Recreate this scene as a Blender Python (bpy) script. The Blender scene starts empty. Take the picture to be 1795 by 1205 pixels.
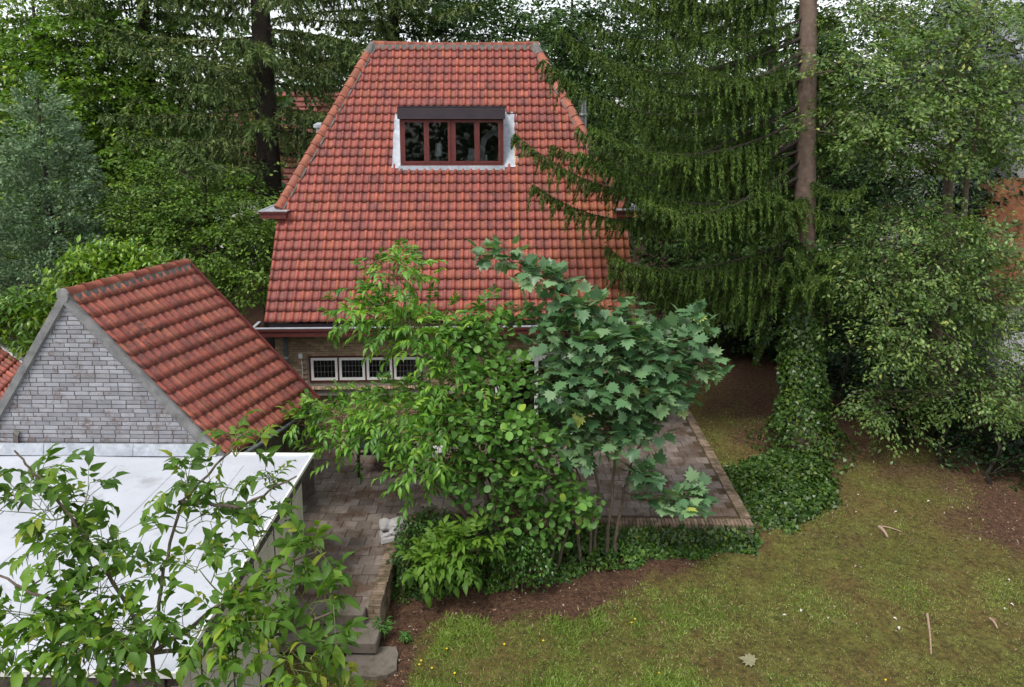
import bpy, bmesh, math, random
import numpy as np
from mathutils import Vector, Matrix

# ------------------------------------------------------------------ camera, sky, sun, exposure
SC = bpy.context.scene
COL = SC.collection
FPX, PX, PY = 1300.0, 897.5, 430.0          # focal length and principal point in photo pixels
TH, YAW = math.radians(9.74), math.radians(0.9)
CAM = np.array([0.0, 0.0, 8.1])
cd = bpy.data.cameras.new('camera')
cam = bpy.data.objects.new('camera', cd); COL.objects.link(cam)
cam.location = CAM
cam.rotation_euler = (math.pi/2 - TH, 0, YAW)
cd.sensor_width = 36.0
cd.lens = 36.0*FPX/1795.0
cd.shift_y = -(602.5 - PY)/1795.0
cd.clip_start = 0.1; cd.clip_end = 2000
SC.camera = cam

SUN_EL, SUN_ROT = math.radians(58), math.radians(215)
world = bpy.data.worlds.new('World'); SC.world = world; world.use_nodes = True
wn = world.node_tree.nodes; wl = world.node_tree.links
bg = wn['Background']
sky = wn.new('ShaderNodeTexSky'); sky.sky_type = 'NISHITA'; sky.sun_disc = False
sky.sun_elevation = SUN_EL; sky.sun_rotation = SUN_ROT
sky.air_density = 1.0; sky.dust_density = 1.5; sky.ozone_density = 1.0
hs = wn.new('ShaderNodeHueSaturation'); hs.inputs['Saturation'].default_value = 0.22   # cloud cover takes the blue out
wl.new(sky.outputs[0], hs.inputs['Color']); wl.new(hs.outputs[0], bg.inputs['Color'])
bg.inputs['Strength'].default_value = 0.15
sl = bpy.data.lights.new('sun', 'SUN'); sl.energy = 1.2; sl.angle = math.radians(14); sl.color = (1.0, 0.96, 0.9)
sun = bpy.data.objects.new('sun', sl); COL.objects.link(sun)
_sd = Vector((math.sin(SUN_ROT)*math.cos(SUN_EL), math.cos(SUN_ROT)*math.cos(SUN_EL), math.sin(SUN_EL)))
sun.rotation_euler = _sd.to_track_quat('Z', 'Y').to_euler()
sun.location = (0, 0, 30)
SC.view_settings.view_transform = 'Standard'
SC.view_settings.look = 'None'
SC.view_settings.exposure = 0.95
SC.view_settings.gamma = 1.0
SC.view_settings.use_curve_mapping = False
SC.cycles.max_bounces = 7
SC.cycles.diffuse_bounces = 4
SC.cycles.glossy_bounces = 2
SC.cycles.transmission_bounces = 4
SC.cycles.transparent_max_bounces = 6
SC.cycles.use_denoising = True
SC.cycles.sample_clamp_indirect = 6.0

# ------------------------------------------------------------------ pixels to places
_fw = np.array([-math.sin(YAW)*math.cos(TH), math.cos(YAW)*math.cos(TH), -math.sin(TH)])
_rt = np.array([math.cos(YAW), math.sin(YAW), 0.0]); _up = np.cross(_rt, _fw)
def ray(x, y): return _fw + _rt*(x-PX)/FPX - _up*(y-PY)/FPX
def at_z(x, y, z):
    d = ray(x, y); return CAM + d*((z-CAM[2])/d[2])
def at_y(x, y, Y):
    d = ray(x, y); return CAM + d*(Y/d[1])
def proj(p):
    d = np.asarray(p, float) - CAM; z = d @ _fw
    return PX + FPX*(d @ _rt)/z, PY - FPX*(d @ _up)/z, z

# ------------------------------------------------------------------ helpers: objects
def tag(o, label=None, cat=None, group=None, kind=None):
    if label: o['label'] = label
    if cat: o['category'] = cat
    if group: o['group'] = group
    if kind: o['kind'] = kind
    return o
def empty(name, loc, label, cat, group=None):
    o = bpy.data.objects.new(name, None); COL.objects.link(o)
    o.location = [float(v) for v in loc]; o.empty_display_size = 0.2
    return tag(o, label, cat, group)
def adopt(o, p):
    if p is not None:
        o.parent = p
        o.matrix_parent_inverse = Matrix.Translation(-Vector(p.location)) if p.type == 'EMPTY' else Matrix.Identity(4)
    return o
def link(name, me, mat=None, parent=None, kind=None):
    if mat is not None and not me.materials: me.materials.append(mat)
    o = bpy.data.objects.new(name, me); COL.objects.link(o)
    if kind: o['kind'] = kind
    return adopt(o, parent)
def np_mesh(name, V, F, rnd=None, smooth=False):
    """V (n,3); F list of (m,k) index arrays or one of them; rnd per-vertex value"""
    if not isinstance(F, list): F = [F]
    F = [np.asarray(f) for f in F if len(f)]
    me = bpy.data.meshes.new(name)
    V = np.ascontiguousarray(V, dtype=np.float32)
    me.vertices.add(len(V)); me.vertices.foreach_set('co', V.ravel())
    nl = sum(f.size for f in F); npoly = sum(len(f) for f in F)
    me.loops.add(nl); me.polygons.add(npoly)
    me.loops.foreach_set('vertex_index', np.concatenate([f.ravel() for f in F]).astype(np.int32))
    tot = np.concatenate([np.full(len(f), f.shape[1]) for f in F]).astype(np.int32)
    st = np.concatenate([[0], np.cumsum(tot)[:-1]]).astype(np.int32)
    me.polygons.foreach_set('loop_start', st)
    if smooth: me.polygons.foreach_set('use_smooth', np.ones(npoly, dtype=bool))
    me.update(calc_edges=True)
    a = me.attributes.new('rnd', 'FLOAT', 'POINT')
    if rnd is not None: a.data.foreach_set('value', np.asarray(rnd, dtype=np.float32))
    return me
class MB:
    def __init__(s): s.v = []; s.f = []; s.r = []
    def add(s, vs, fs, r=0.0):
        n = len(s.v); s.v += [tuple(float(c) for c in v) for v in vs]
        s.f += [tuple(i+n for i in f) for f in fs]; s.r += [r]*len(vs)
    def box(s, a, b, r=0.0):
        (x0,y0,z0),(x1,y1,z1) = a, b
        s.add([(x0,y0,z0),(x1,y0,z0),(x1,y1,z0),(x0,y1,z0),(x0,y0,z1),(x1,y0,z1),(x1,y1,z1),(x0,y1,z1)],
              [(0,3,2,1),(4,5,6,7),(0,1,5,4),(1,2,6,5),(2,3,7,6),(3,0,4,7)], r)
    def tbox(s, T, a, b, r=0.0):
        n = len(s.v); s.box(a, b, r)
        for i in range(n, n+8): s.v[i] = tuple(float(c) for c in T(*s.v[i]))
    def prism(s, A, B, r=0.0):        # two matching loops
        k = len(A)
        s.add(list(A)+list(B), [tuple(range(k))[::-1], tuple(range(k, 2*k))]+[(i,(i+1)%k,(i+1)%k+k,i+k) for i in range(k)], r)
    def tube(s, P, R, n=6, r=0.0, cap=True):
        P = [np.asarray(p, float) for p in P]
        if not hasattr(R, '__len__'): R = [R]*len(P)
        vs = []; ref = np.array([0.31, 0.17, 0.93])
        for i, p in enumerate(P):
            t = P[min(i+1, len(P)-1)] - P[max(i-1, 0)]; t = t/(np.linalg.norm(t)+1e-9)
            a = np.cross(t, ref)
            if np.linalg.norm(a) < 0.1: a = np.cross(t, (1, 0, 0))
            a /= np.linalg.norm(a); b = np.cross(t, a)
            for k in range(n):
                w = 2*math.pi*k/n; vs.append(p + R[i]*(a*math.cos(w) + b*math.sin(w)))
        fs = [(i*n+k, i*n+(k+1)%n, (i+1)*n+(k+1)%n, (i+1)*n+k) for i in range(len(P)-1) for k in range(n)]
        if cap: fs += [tuple(range(n))[::-1], tuple(range((len(P)-1)*n, len(P)*n))]
        s.add(vs, fs, r)
    def lathe(s, prof, c, n=16, r=0.0):
        s.tube([(c[0], c[1], c[2]+z) for _, z in prof], [q for q, _ in prof], n, r)
    def build(s, name, mat, parent=None, kind=None, smooth=False, bevel=0):
        me = bpy.data.meshes.new(name); me.from_pydata(s.v, [], s.f); me.update()
        if bevel:
            bm = bmesh.new(); bm.from_mesh(me)
            bmesh.ops.bevel(bm, geom=bm.edges[:], offset=bevel, segments=1, affect='EDGES')
            bm.to_mesh(me); bm.free()
        else:
            a = me.attributes.new('rnd', 'FLOAT', 'POINT'); a.data.foreach_set('value', np.array(s.r, dtype=np.float32))
        if smooth: me.polygons.foreach_set('use_smooth', np.ones(len(me.polygons), dtype=bool))
        return link(name, me, mat, parent, kind)

# ------------------------------------------------------------------ helpers: materials
def mat(name):
    m = bpy.data.materials.new(name); m.use_nodes = True
    nt = m.node_tree; return m, nt.nodes, nt.links, nt.nodes['Principled BSDF']
def ramp(N, stops):
    r = N.new('ShaderNodeValToRGB'); e = r.color_ramp.elements
    e[0].position, e[0].color = stops[0][0], (*stops[0][1], 1)
    e[1].position, e[1].color = stops[-1][0], (*stops[-1][1], 1)
    for p, c in stops[1:-1]:
        q = e.new(p); q.color = (*c, 1)
    return r
def noise(N, L, scale, detail=4, rough=0.55, vec=None):
    t = N.new('ShaderNodeTexNoise'); t.inputs['Scale'].default_value = scale
    t.inputs['Detail'].default_value = detail; t.inputs['Roughness'].default_value = rough
    if vec is None:
        g = N.new('ShaderNodeNewGeometry'); vec = g.outputs['Position']
    L.new(vec, t.inputs['Vector']); return t
def mixc(N, L, fac, a, b, mode='MIX'):
    m = N.new('ShaderNodeMix'); m.data_type = 'RGBA'; m.blend_type = mode
    for s, v in ((m.inputs[0], fac), (m.inputs[6], a), (m.inputs[7], b)):
        if isinstance(v, (int, float)): s.default_value = v
        elif isinstance(v, tuple): s.default_value = (*v, 1)
        else: L.new(v, s)
    return m.outputs[2]
def mth(N, L, op, a, b=None):
    m = N.new('ShaderNodeMath'); m.operation = op
    for s, v in ((m.inputs[0], a), (m.inputs[1], b)):
        if v is None: continue
        if isinstance(v, (int, float)): s.default_value = v
        else: L.new(v, s)
    return m.outputs[0]
def bump(N, L, B, h, strength=0.4, dist=0.01):
    b = N.new('ShaderNodeBump'); b.inputs['Strength'].default_value = strength; b.inputs['Distance'].default_value = dist
    L.new(h, b.inputs['Height']); L.new(b.outputs[0], B.inputs['Normal'])
def piece_random(N, L):
    """one random number per piece: per object, or per piece inside a joined part"""
    oi = N.new('ShaderNodeObjectInfo'); at = N.new('ShaderNodeAttribute'); at.attribute_name = 'rnd'
    return mth(N, L, 'FRACT', mth(N, L, 'ADD', oi.outputs['Random'], at.outputs['Fac']))
def speckled(name, c0, c1, scale=6, rough=0.85, bstr=0.3, bscale=60, dirt=None, spec=0.3, vary=0.0):
    m, N, L, B = mat(name)
    n = noise(N, L, scale, 6, 0.6)
    r = ramp(N, [(0.3, c0), (0.7, c1)]); L.new(n.outputs['Fac'], r.inputs[0]); c = r.outputs[0]
    if vary:
        pr = piece_random(N, L); v = ramp(N, [(0, (1-vary,)*3), (1, (1+vary,)*3)]); L.new(pr, v.inputs[0])
        c = mixc(N, L, 1.0, c, v.outputs[0], 'MULTIPLY')
    if dirt:
        d = noise(N, L, dirt[0], 8, 0.7); dr = ramp(N, [(dirt[2], (0,0,0)), (dirt[2]+0.12, (1,1,1))]); L.new(d.outputs['Fac'], dr.inputs[0])
        c = mixc(N, L, mth(N, L, 'MULTIPLY', dr.outputs[0], dirt[3] if len(dirt) > 3 else 0.8), c, dirt[1])
    L.new(c, B.inputs['Base Color']); B.inputs['Roughness'].default_value = rough
    B.inputs['Specular IOR Level'].default_value = spec
    if bstr:
        b = noise(N, L, bscale, 4); bump(N, L, B, b.outputs['Fac'], bstr)
    return m

def tile_mat(name, cols, lichen=None, dark=0.35, grime=(0.05, 0.035, 0.032), dgrad=None):
    m, N, L, B = mat(name)
    pr = piece_random(N, L)
    r = ramp(N, cols); L.new(pr, r.inputs[0]); c = r.outputs[0]
    ra = N.new('ShaderNodeAttribute'); ra.attribute_name = 'roll'     # troughs tinted darker and greyer than the rolls
    c = mixc(N, L, mth(N, L, 'MULTIPLY', mth(N, L, 'SUBTRACT', 1.0, ra.outputs['Fac']), 0.42), c, (0.21, 0.085, 0.072))
    n = noise(N, L, 9, 6, 0.65)                                      # soot and dirt on single tiles
    g = ramp(N, [(0.44, (0,0,0)), (0.72, (1,1,1))]); L.new(n.outputs['Fac'], g.inputs[0])
    n2 = noise(N, L, 0.8, 3, 0.5); g2 = ramp(N, [(0.40, (0,0,0)), (0.58, (1,1,1))]); L.new(n2.outputs['Fac'], g2.inputs[0])
    f = mth(N, L, 'MULTIPLY', mth(N, L, 'MAXIMUM', mth(N, L, 'MULTIPLY', g.outputs[0], 0.7), mth(N, L, 'MULTIPLY', g2.outputs[0], g.outputs[0])), dark)
    sp = N.new('ShaderNodeMath'); sp.operation = 'GREATER_THAN'; L.new(pr, sp.inputs[0]); sp.inputs[1].default_value = 0.90
    f = mth(N, L, 'MAXIMUM', f, mth(N, L, 'MULTIPLY', sp.outputs[0], 0.30))
    c = mixc(N, L, f, c, grime)
    st = noise(N, L, 3.2, 5, 0.7, vec=None); sr = ramp(N, [(0.35, (0.78,)*3), (0.65, (1.12,)*3)]); L.new(st.outputs['Fac'], sr.inputs[0]); c = mixc(N, L, 1.0, c, sr.outputs[0], 'MULTIPLY')
    w = noise(N, L, 26, 3, 0.5); wr = ramp(N, [(0.68, (0,0,0)), (0.75, (1,1,1))]); L.new(w.outputs['Fac'], wr.inputs[0])   # pale lichen spots
    c = mixc(N, L, mth(N, L, 'MULTIPLY', wr.outputs[0], 0.42), c, (0.5, 0.4, 0.36))
    if lichen:                                                       # yellow-green algae below the branches
        geo = N.new('ShaderNodeNewGeometry'); sep = N.new('ShaderNodeSeparateXYZ'); L.new(geo.outputs['Position'], sep.inputs[0])
        mr = N.new('ShaderNodeMapRange'); L.new(sep.outputs[0], mr.inputs[0])
        mr.inputs[1].default_value = lichen[0]; mr.inputs[2].default_value = lichen[1]
        mz = N.new('ShaderNodeMapRange'); L.new(sep.outputs[2], mz.inputs[0]); mz.inputs[1].default_value = 8.8; mz.inputs[2].default_value = 6.4
        ln = noise(N, L, 2.2, 5, 0.6); lr = ramp(N, [(0.35, (0,0,0)), (0.6, (1,1,1))]); L.new(ln.outputs['Fac'], lr.inputs[0])
        k = mth(N, L, 'MULTIPLY', mth(N, L, 'MULTIPLY', mr.outputs[0], mz.outputs[0]), lr.outputs[0])
        c = mixc(N, L, mth(N, L, 'MULTIPLY', k, 0.6), c, (0.30, 0.115, 0.03))
        cs = N.new('ShaderNodeMath'); cs.operation = 'COMPARE'; L.new(sep.outputs[0], cs.inputs[0]); cs.inputs[1].default_value = lichen[2]; cs.inputs[2].default_value = 0.05
        mz2 = N.new('ShaderNodeMath'); mz2.operation = 'LESS_THAN'; L.new(sep.outputs[2], mz2.inputs[0]); mz2.inputs[1].default_value = 7.05
        c = mixc(N, L, mth(N, L, 'MULTIPLY', mth(N, L, 'MULTIPLY', cs.outputs[0], mz2.outputs[0]), 0.35), c, (0.5, 0.17, 0.05))
    L.new(c, B.inputs['Base Color']); B.inputs['Roughness'].default_value = 0.62; B.inputs['Specular IOR Level'].default_value = 0.35
    b = noise(N, L, 45, 4); bump(N, L, B, b.outputs['Fac'], 0.25, 0.006)
    return m
def leaf_mat(name, cols, trans=0.3, rough=0.45, spec=0.35, tcol=1.5):
    m, N, L, B = mat(name)
    at = N.new('ShaderNodeAttribute'); at.attribute_name = 'rnd'
    oi = N.new('ShaderNodeObjectInfo')
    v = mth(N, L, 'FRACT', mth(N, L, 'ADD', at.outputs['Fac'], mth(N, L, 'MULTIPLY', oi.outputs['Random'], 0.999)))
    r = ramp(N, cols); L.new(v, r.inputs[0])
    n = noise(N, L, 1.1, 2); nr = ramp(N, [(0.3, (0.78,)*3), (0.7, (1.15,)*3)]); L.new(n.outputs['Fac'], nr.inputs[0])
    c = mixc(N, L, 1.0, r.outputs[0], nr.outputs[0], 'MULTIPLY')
    L.new(c, B.inputs['Base Color']); B.inputs['Roughness'].default_value = rough; B.inputs['Specular IOR Level'].default_value = spec
    t = N.new('ShaderNodeBsdfTranslucent')
    tc = mixc(N, L, 1.0, c, (tcol*0.9, tcol, tcol*0.35), 'MULTIPLY'); L.new(tc, t.inputs['Color'])
    mx = N.new('ShaderNodeMixShader'); mx.inputs[0].default_value = trans
    L.new(B.outputs[0], mx.inputs[1]); L.new(t.outputs[0], mx.inputs[2])
    L.new(mx.outputs[0], N['Material Output'].inputs['Surface'])
    return m
def plain(name, c, rough=0.5, metal=0.0, spec=0.5):
    return speckled(name, tuple(v*0.9 for v in c), tuple(min(1, v*1.1) for v in c), 3, rough, 0.0, spec=spec)

M = {}
M['tile'] = tile_mat('clay_roof_tile', [(0, (0.20, 0.058, 0.05)), (0.2, (0.275, 0.070, 0.054)), (0.5, (0.33, 0.078, 0.056)), (0.8, (0.385, 0.092, 0.058)), (1, (0.47, 0.13, 0.066))], lichen=(-0.1, 2.4, -0.17), dark=0.6)
M['tile_garage'] = tile_mat('weathered_garage_tile', [(0, (0.27, 0.075, 0.055)), (0.5, (0.35, 0.09, 0.06)), (1, (0.44, 0.14, 0.08))], dark=1.0, grime=(0.06, 0.045, 0.045))
M['ridge'] = tile_mat('ridge_tile_clay', [(0, (0.36, 0.09, 0.05)), (0.5, (0.44, 0.12, 0.06)), (1, (0.5, 0.17, 0.09))], dark=0.8)
M['mortar'] = speckled('roof_mortar', (0.09, 0.085, 0.08), (0.2, 0.185, 0.17), 12, 0.95, 0.6, 40)
M['brick_house'] = speckled('house_brick', (0.300, 0.209, 0.142), (0.473, 0.346, 0.227), 8, 0.9, 0.5, 50, vary=0.28)
M['brick_joint'] = speckled('brick_joint_mortar', (0.192, 0.168, 0.144), (0.312, 0.276, 0.240), 15, 0.95, 0.3, 60)
M['brick_grey'] = speckled('painted_grey_brick', (0.235, 0.235, 0.252), (0.33, 0.332, 0.358), 3.5, 0.85, 0.5, 50, dirt=(5, (0.15, 0.105, 0.088), 0.53, 0.8), vary=0.22)
M['grey_joint'] = speckled('grey_wall_joint', (0.075, 0.06, 0.055), (0.15, 0.125, 0.115), 10, 0.95, 0.3, 60)
M['cement'] = speckled('verge_cement', (0.13, 0.13, 0.13), (0.26, 0.255, 0.25), 5, 0.9, 0.4, 30, dirt=(4, (0.07, 0.075, 0.06), 0.56))
M['maroon'] = speckled('maroon_paint', (0.075, 0.02, 0.018), (0.10, 0.028, 0.024), 4, 0.45, 0.1, 40, spec=0.4)
M['maroon_worn'] = speckled('worn_maroon_paint', (0.10, 0.024, 0.022), (0.15, 0.04, 0.035), 8, 0.55, 0.2, 40, dirt=(22, (0.42, 0.36, 0.33), 0.67, 0.7))
M['shutter'] = speckled('shutter_box_paint', (0.035, 0.025, 0.032), (0.05, 0.037, 0.045), 3, 0.4, 0.0, spec=0.4)
M['zinc'] = speckled('zinc_sheet', (0.30, 0.32, 0.35), (0.44, 0.46, 0.49), 5, 0.45, 0.1, 30, spec=0.5)
M['lead'] = speckled('lead_flashing', (0.30, 0.33, 0.37), (0.50, 0.53, 0.58), 7, 0.6, 0.6, 18, dirt=(5, (0.62, 0.63, 0.63), 0.56, 0.7))
M['white'] = speckled('white_paint', (0.74, 0.73, 0.71), (0.82, 0.82, 0.80), 6, 0.45, 0.1, 50)
M['black'] = plain('black_metal', (0.018, 0.018, 0.022), 0.5)
M['came'] = plain('lead_came', (0.16, 0.15, 0.15), 0.5)
M['steel'] = plain('flue_steel', (0.5, 0.5, 0.52), 0.3)
M['steel'].node_tree.nodes['Principled BSDF'].inputs['Metallic'].default_value = 0.9
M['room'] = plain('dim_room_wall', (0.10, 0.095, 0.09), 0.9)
M['pale'] = plain('pale_plaster', (0.8, 0.8, 0.8), 0.8)
M['linen'] = plain('pale_linen', (0.5, 0.46, 0.44), 0.9)
M['pipe'] = plain('grey_pipe', (0.10, 0.115, 0.125), 0.5)
M['membrane'] = speckled('roof_membrane', (0.43, 0.45, 0.49), (0.52, 0.54, 0.585), 1.2, 0.5, 0.15, 30, dirt=(1.7, (0.30, 0.30, 0.32), 0.55, 0.7))
M['panel'] = speckled('cement_wall_panel', (0.473, 0.430, 0.355), (0.590, 0.540, 0.448), 3, 0.85, 0.2, 50, dirt=(3, (0.423, 0.371, 0.288), 0.6, 0.5), vary=0.05)
M['rot'] = speckled('peeling_dark_board', (0.035, 0.028, 0.025), (0.10, 0.08, 0.07), 14, 0.9, 0.5, 40, dirt=(11, (0.6, 0.58, 0.55), 0.62, 0.9))
M['paver'] = speckled('concrete_paver', (0.15, 0.12, 0.10), (0.245, 0.205, 0.18), 2.5, 0.9, 0.5, 60, dirt=(1.5, (0.10, 0.06, 0.038), 0.47, 0.88), vary=0.3)
M['joint'] = speckled('mossy_joint_soil', (0.05, 0.04, 0.022), (0.11, 0.075, 0.045), 9, 1.0, 0.6, 40)
M['coping'] = speckled('coping_brick', (0.19, 0.135, 0.095), (0.29, 0.215, 0.155), 9, 0.9, 0.5, 60, dirt=(3, (0.075, 0.062, 0.03), 0.47, 0.8), vary=0.3)
M['stone'] = speckled('grey_cast_stone', (0.32, 0.31, 0.31), (0.47, 0.455, 0.45), 11, 0.85, 0.4, 50, dirt=(6, (0.17, 0.155, 0.12), 0.58, 0.7))
M['slab'] = speckled('old_concrete_slab', (0.136, 0.112, 0.094), (0.216, 0.188, 0.160), 7, 0.95, 0.6, 70, dirt=(3.5, (0.07, 0.058, 0.034), 0.5, 0.75))
M['bark'] = speckled('grey_bark', (0.10, 0.075, 0.055), (0.19, 0.15, 0.115), 14, 0.95, 0.8, 30)
M['bark_spruce'] = speckled('spruce_bark', (0.115, 0.078, 0.06), (0.21, 0.15, 0.12), 9, 0.95, 0.9, 22)
M['bark_dark'] = speckled('dark_bark', (0.03, 0.025, 0.02), (0.065, 0.052, 0.042), 9, 0.95, 0.8, 25)
M['twig'] = speckled('brown_twig', (0.11, 0.07, 0.035), (0.2, 0.135, 0.075), 12, 0.8, 0.3, 30)
M['greentwig'] = plain('green_stalk', (0.136, 0.168, 0.048), 0.6)
m, N, L, B = mat('window_glass')
tr = N.new('ShaderNodeBsdfTransparent'); tr.inputs[0].default_value = (0.72, 0.75, 0.76, 1)
gl = N.new('ShaderNodeBsdfGlossy'); gl.inputs['Roughness'].default_value = 0.02
fr = N.new('ShaderNodeFresnel'); fr.inputs[0].default_value = 1.5
mx = N.new('ShaderNodeMixShader'); L.new(mth(N, L, 'ADD', fr.outputs[0], 0.0), mx.inputs[0]); L.new(tr.outputs[0], mx.inputs[1]); L.new(gl.outputs[0], mx.inputs[2])
L.new(mx.outputs[0], N['Material Output'].inputs['Surface']); M['glass'] = m
M['orange'] = plain('orange_plastic', (0.62, 0.10, 0.03), 0.5)
M['terracotta'] = plain('terracotta_pot', (0.4, 0.15, 0.08), 0.8)

# leaves
M['lf_walnut'] = leaf_mat('walnut_leaf', [(0, (0.056, 0.125, 0.018)), (0.5, (0.110, 0.222, 0.028)), (0.93, (0.174, 0.296, 0.034)), (1, (0.333, 0.356, 0.040))], 0.36, 0.5, 0.28)
M['lf_ash'] = leaf_mat('ash_leaf', [(0, (0.064, 0.173, 0.025)), (0.5, (0.121, 0.284, 0.038)), (0.93, (0.183, 0.370, 0.043)), (1, (0.282, 0.426, 0.050))], 0.32, 0.4, 0.4)
M['lf_hazel'] = leaf_mat('hazel_leaf', [(0, (0.063, 0.153, 0.033)), (0.6, (0.120, 0.260, 0.052)), (0.93, (0.176, 0.348, 0.064)), (1, (0.337, 0.479, 0.057))], 0.3, 0.5, 0.35)
M['lf_maple'] = leaf_mat('maple_leaf', [(0, (0.067, 0.156, 0.065)), (0.5, (0.137, 0.259, 0.110)), (0.985, (0.232, 0.367, 0.176)), (1, (0.543, 0.540, 0.078))], 0.22, 0.4, 0.5)
M['lf_ivy'] = leaf_mat('ivy_leaf', [(0, (0.021, 0.056, 0.012)), (0.6, (0.045, 0.099, 0.016)), (0.95, (0.082, 0.149, 0.022)), (1, (0.148, 0.186, 0.028))], 0.12, 0.4, 0.45)
M['lf_glossy'] = leaf_mat('glossy_shrub_leaf', [(0, (0.027, 0.079, 0.015)), (0.6, (0.062, 0.157, 0.024)), (1, (0.139, 0.272, 0.036))], 0.15, 0.3, 0.5)
M['lf_cover'] = leaf_mat('ground_cover_leaf', [(0, (0.027, 0.072, 0.018)), (0.6, (0.062, 0.143, 0.027)), (1, (0.139, 0.243, 0.036))], 0.2, 0.45, 0.4)
M['lf_laurel'] = leaf_mat('laurel_leaf', [(0, (0.054, 0.132, 0.011)), (0.5, (0.107, 0.220, 0.018)), (1, (0.202, 0.330, 0.028))], 0.22, 0.32, 0.5)
M['lf_cypress'] = leaf_mat('cypress_spray', [(0, (0.065, 0.122, 0.066)), (0.6, (0.148, 0.237, 0.128)), (1, (0.279, 0.374, 0.203))], 0.08, 0.6, 0.3)
M['lf_hornbeam'] = leaf_mat('hornbeam_leaf', [(0, (0.055, 0.112, 0.018)), (0.6, (0.117, 0.217, 0.030)), (1, (0.216, 0.326, 0.054))], 0.3, 0.5, 0.35)
M['lf_oak'] = leaf_mat('broad_tree_leaf', [(0, (0.072, 0.153, 0.021)), (0.6, (0.154, 0.286, 0.034)), (0.95, (0.261, 0.408, 0.051)), (1, (0.570, 0.571, 0.051))], 0.34, 0.5, 0.35)
M['lf_dark'] = leaf_mat('dark_tree_leaf', [(0, (0.023, 0.055, 0.015)), (0.6, (0.048, 0.105, 0.025)), (1, (0.089, 0.158, 0.037))], 0.22, 0.5, 0.4)
M['lf_birch'] = leaf_mat('birch_leaf', [(0, (0.062, 0.121, 0.031)), (0.6, (0.131, 0.217, 0.055)), (0.95, (0.208, 0.306, 0.077)), (1, (0.347, 0.371, 0.093))], 0.28, 0.42, 0.45)
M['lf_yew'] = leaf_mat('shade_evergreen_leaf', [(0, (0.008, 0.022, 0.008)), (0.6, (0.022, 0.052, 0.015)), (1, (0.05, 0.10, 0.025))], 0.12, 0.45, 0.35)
M['lf_spruce'] = leaf_mat('spruce_needles', [(0, (0.029, 0.056, 0.013)), (0.55, (0.062, 0.110, 0.019)), (0.85, (0.105, 0.173, 0.027)), (1, (0.160, 0.245, 0.042))], 0.12, 0.6, 0.25)
M['lf_fir'] = leaf_mat('fir_needles', [(0, (0.045, 0.076, 0.026)), (0.55, (0.100, 0.155, 0.041)), (0.85, (0.201, 0.258, 0.082)), (1, (0.338, 0.366, 0.138))], 0.12, 0.6, 0.25)
M['lf_grass'] = leaf_mat('grass_blade', [(0, (0.131, 0.188, 0.041)), (0.5, (0.224, 0.317, 0.056)), (0.85, (0.355, 0.475, 0.101)), (1, (0.560, 0.536, 0.285))], 0.3, 0.6, 0.25)
M['litter'] = leaf_mat('dead_leaf', [(0, (0.12, 0.05, 0.03)), (0.6, (0.25, 0.14, 0.08)), (1, (0.42, 0.34, 0.27))], 0.05, 0.8, 0.2)
# ------------------------------------------------------------------ ground
rng = np.random.default_rng(7)
def sstep(x, a, b):
    t = np.clip((x-a)/(b-a), 0, 1); return t*t*(3-2*t)
def ground_h(x, y):
    x = np.asarray(x, float); y = np.asarray(y, float)
    h = -0.5 + 0.42*sstep(y, 13.5, 19.5)
    h = h + 0.03*np.sin(x*0.9+1.3)*np.sin(y*0.7) + 0.012*np.sin(x*3.1)*np.sin(y*2.7+x)
    return h
def poly_sd(px, py, poly):
    """signed distance in pixels, positive inside"""
    px = np.asarray(px); ins = np.zeros(px.shape, bool); d = np.full(px.shape, 1e9)
    n = len(poly)
    for i in range(n):
        (x0, y0), (x1, y1) = poly[i], poly[(i+1) % n]
        c = ((y0 > py) != (y1 > py)) & (px < (x1-x0)*(py-y0)/((y1-y0) or 1e-9)+x0); ins ^= c
        L2 = (x1-x0)**2+(y1-y0)**2; t = np.clip(((px-x0)*(x1-x0)+(py-y0)*(y1-y0))/L2, 0, 1)
        d = np.minimum(d, np.hypot(px-x0-t*(x1-x0), py-y0-t*(y1-y0)))
    return np.where(ins, d, -d)
def fbm(x, y, s, o=4, seed=0):
    r = np.random.default_rng(seed); v = 0; a = 1; t = 0
    for k in range(o):
        for q in range(3):
            th = r.uniform(0, 6.283); ph = r.uniform(0, 6.283)
            v = v + a*np.sin((x*math.cos(th)+y*math.sin(th))*s*(2**k)*r.uniform(0.7, 1.4)+ph); t += a
        a *= 0.6
    return v/t*2.2
SOIL_A = [(560,1240),(590,1125),(640,1130),(690,1195),(722,1128),(800,1108),(870,1118),(960,1085),(1080,1050),(1180,1022),(1230,990),(1330,952),(1330,880),(680,880),(640,1050),(560,1060)]
SOIL_B = [(1100,540),(1210,705),(1310,815),(1300,940),(1470,925),(1500,880),(1560,885),(1640,880),(1720,960),(1850,1090),(1900,760),(1440,600),(1280,560)]
def soil_mask(x, y):
    z = ground_h(x, y); d = np.stack([x, y, z], -1) - CAM
    zz = np.maximum(d @ _fw, 0.5); px = PX+FPX*(d @ _rt)/zz; py = PY-FPX*(d @ _up)/zz
    nz = fbm(x, y, 1.6, 5, 3)
    a = sstep(poly_sd(px, py, SOIL_A) + 34*nz, -22, 26)
    b = sstep(poly_sd(px, py, SOIL_B) + 70*fbm(x, y, 0.9, 5, 5), -60, 70)*np.clip(0.72+0.35*fbm(x, y, 1.3, 4, 9), 0, 1)
    far = sstep(y, 19, 24)
    c = sstep(fbm(x, y, 0.8, 5, 12), 0.55, 1.2)*0.35
    return np.clip(np.maximum(np.maximum(a, b), np.maximum(far, c)), 0, 1)
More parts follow.
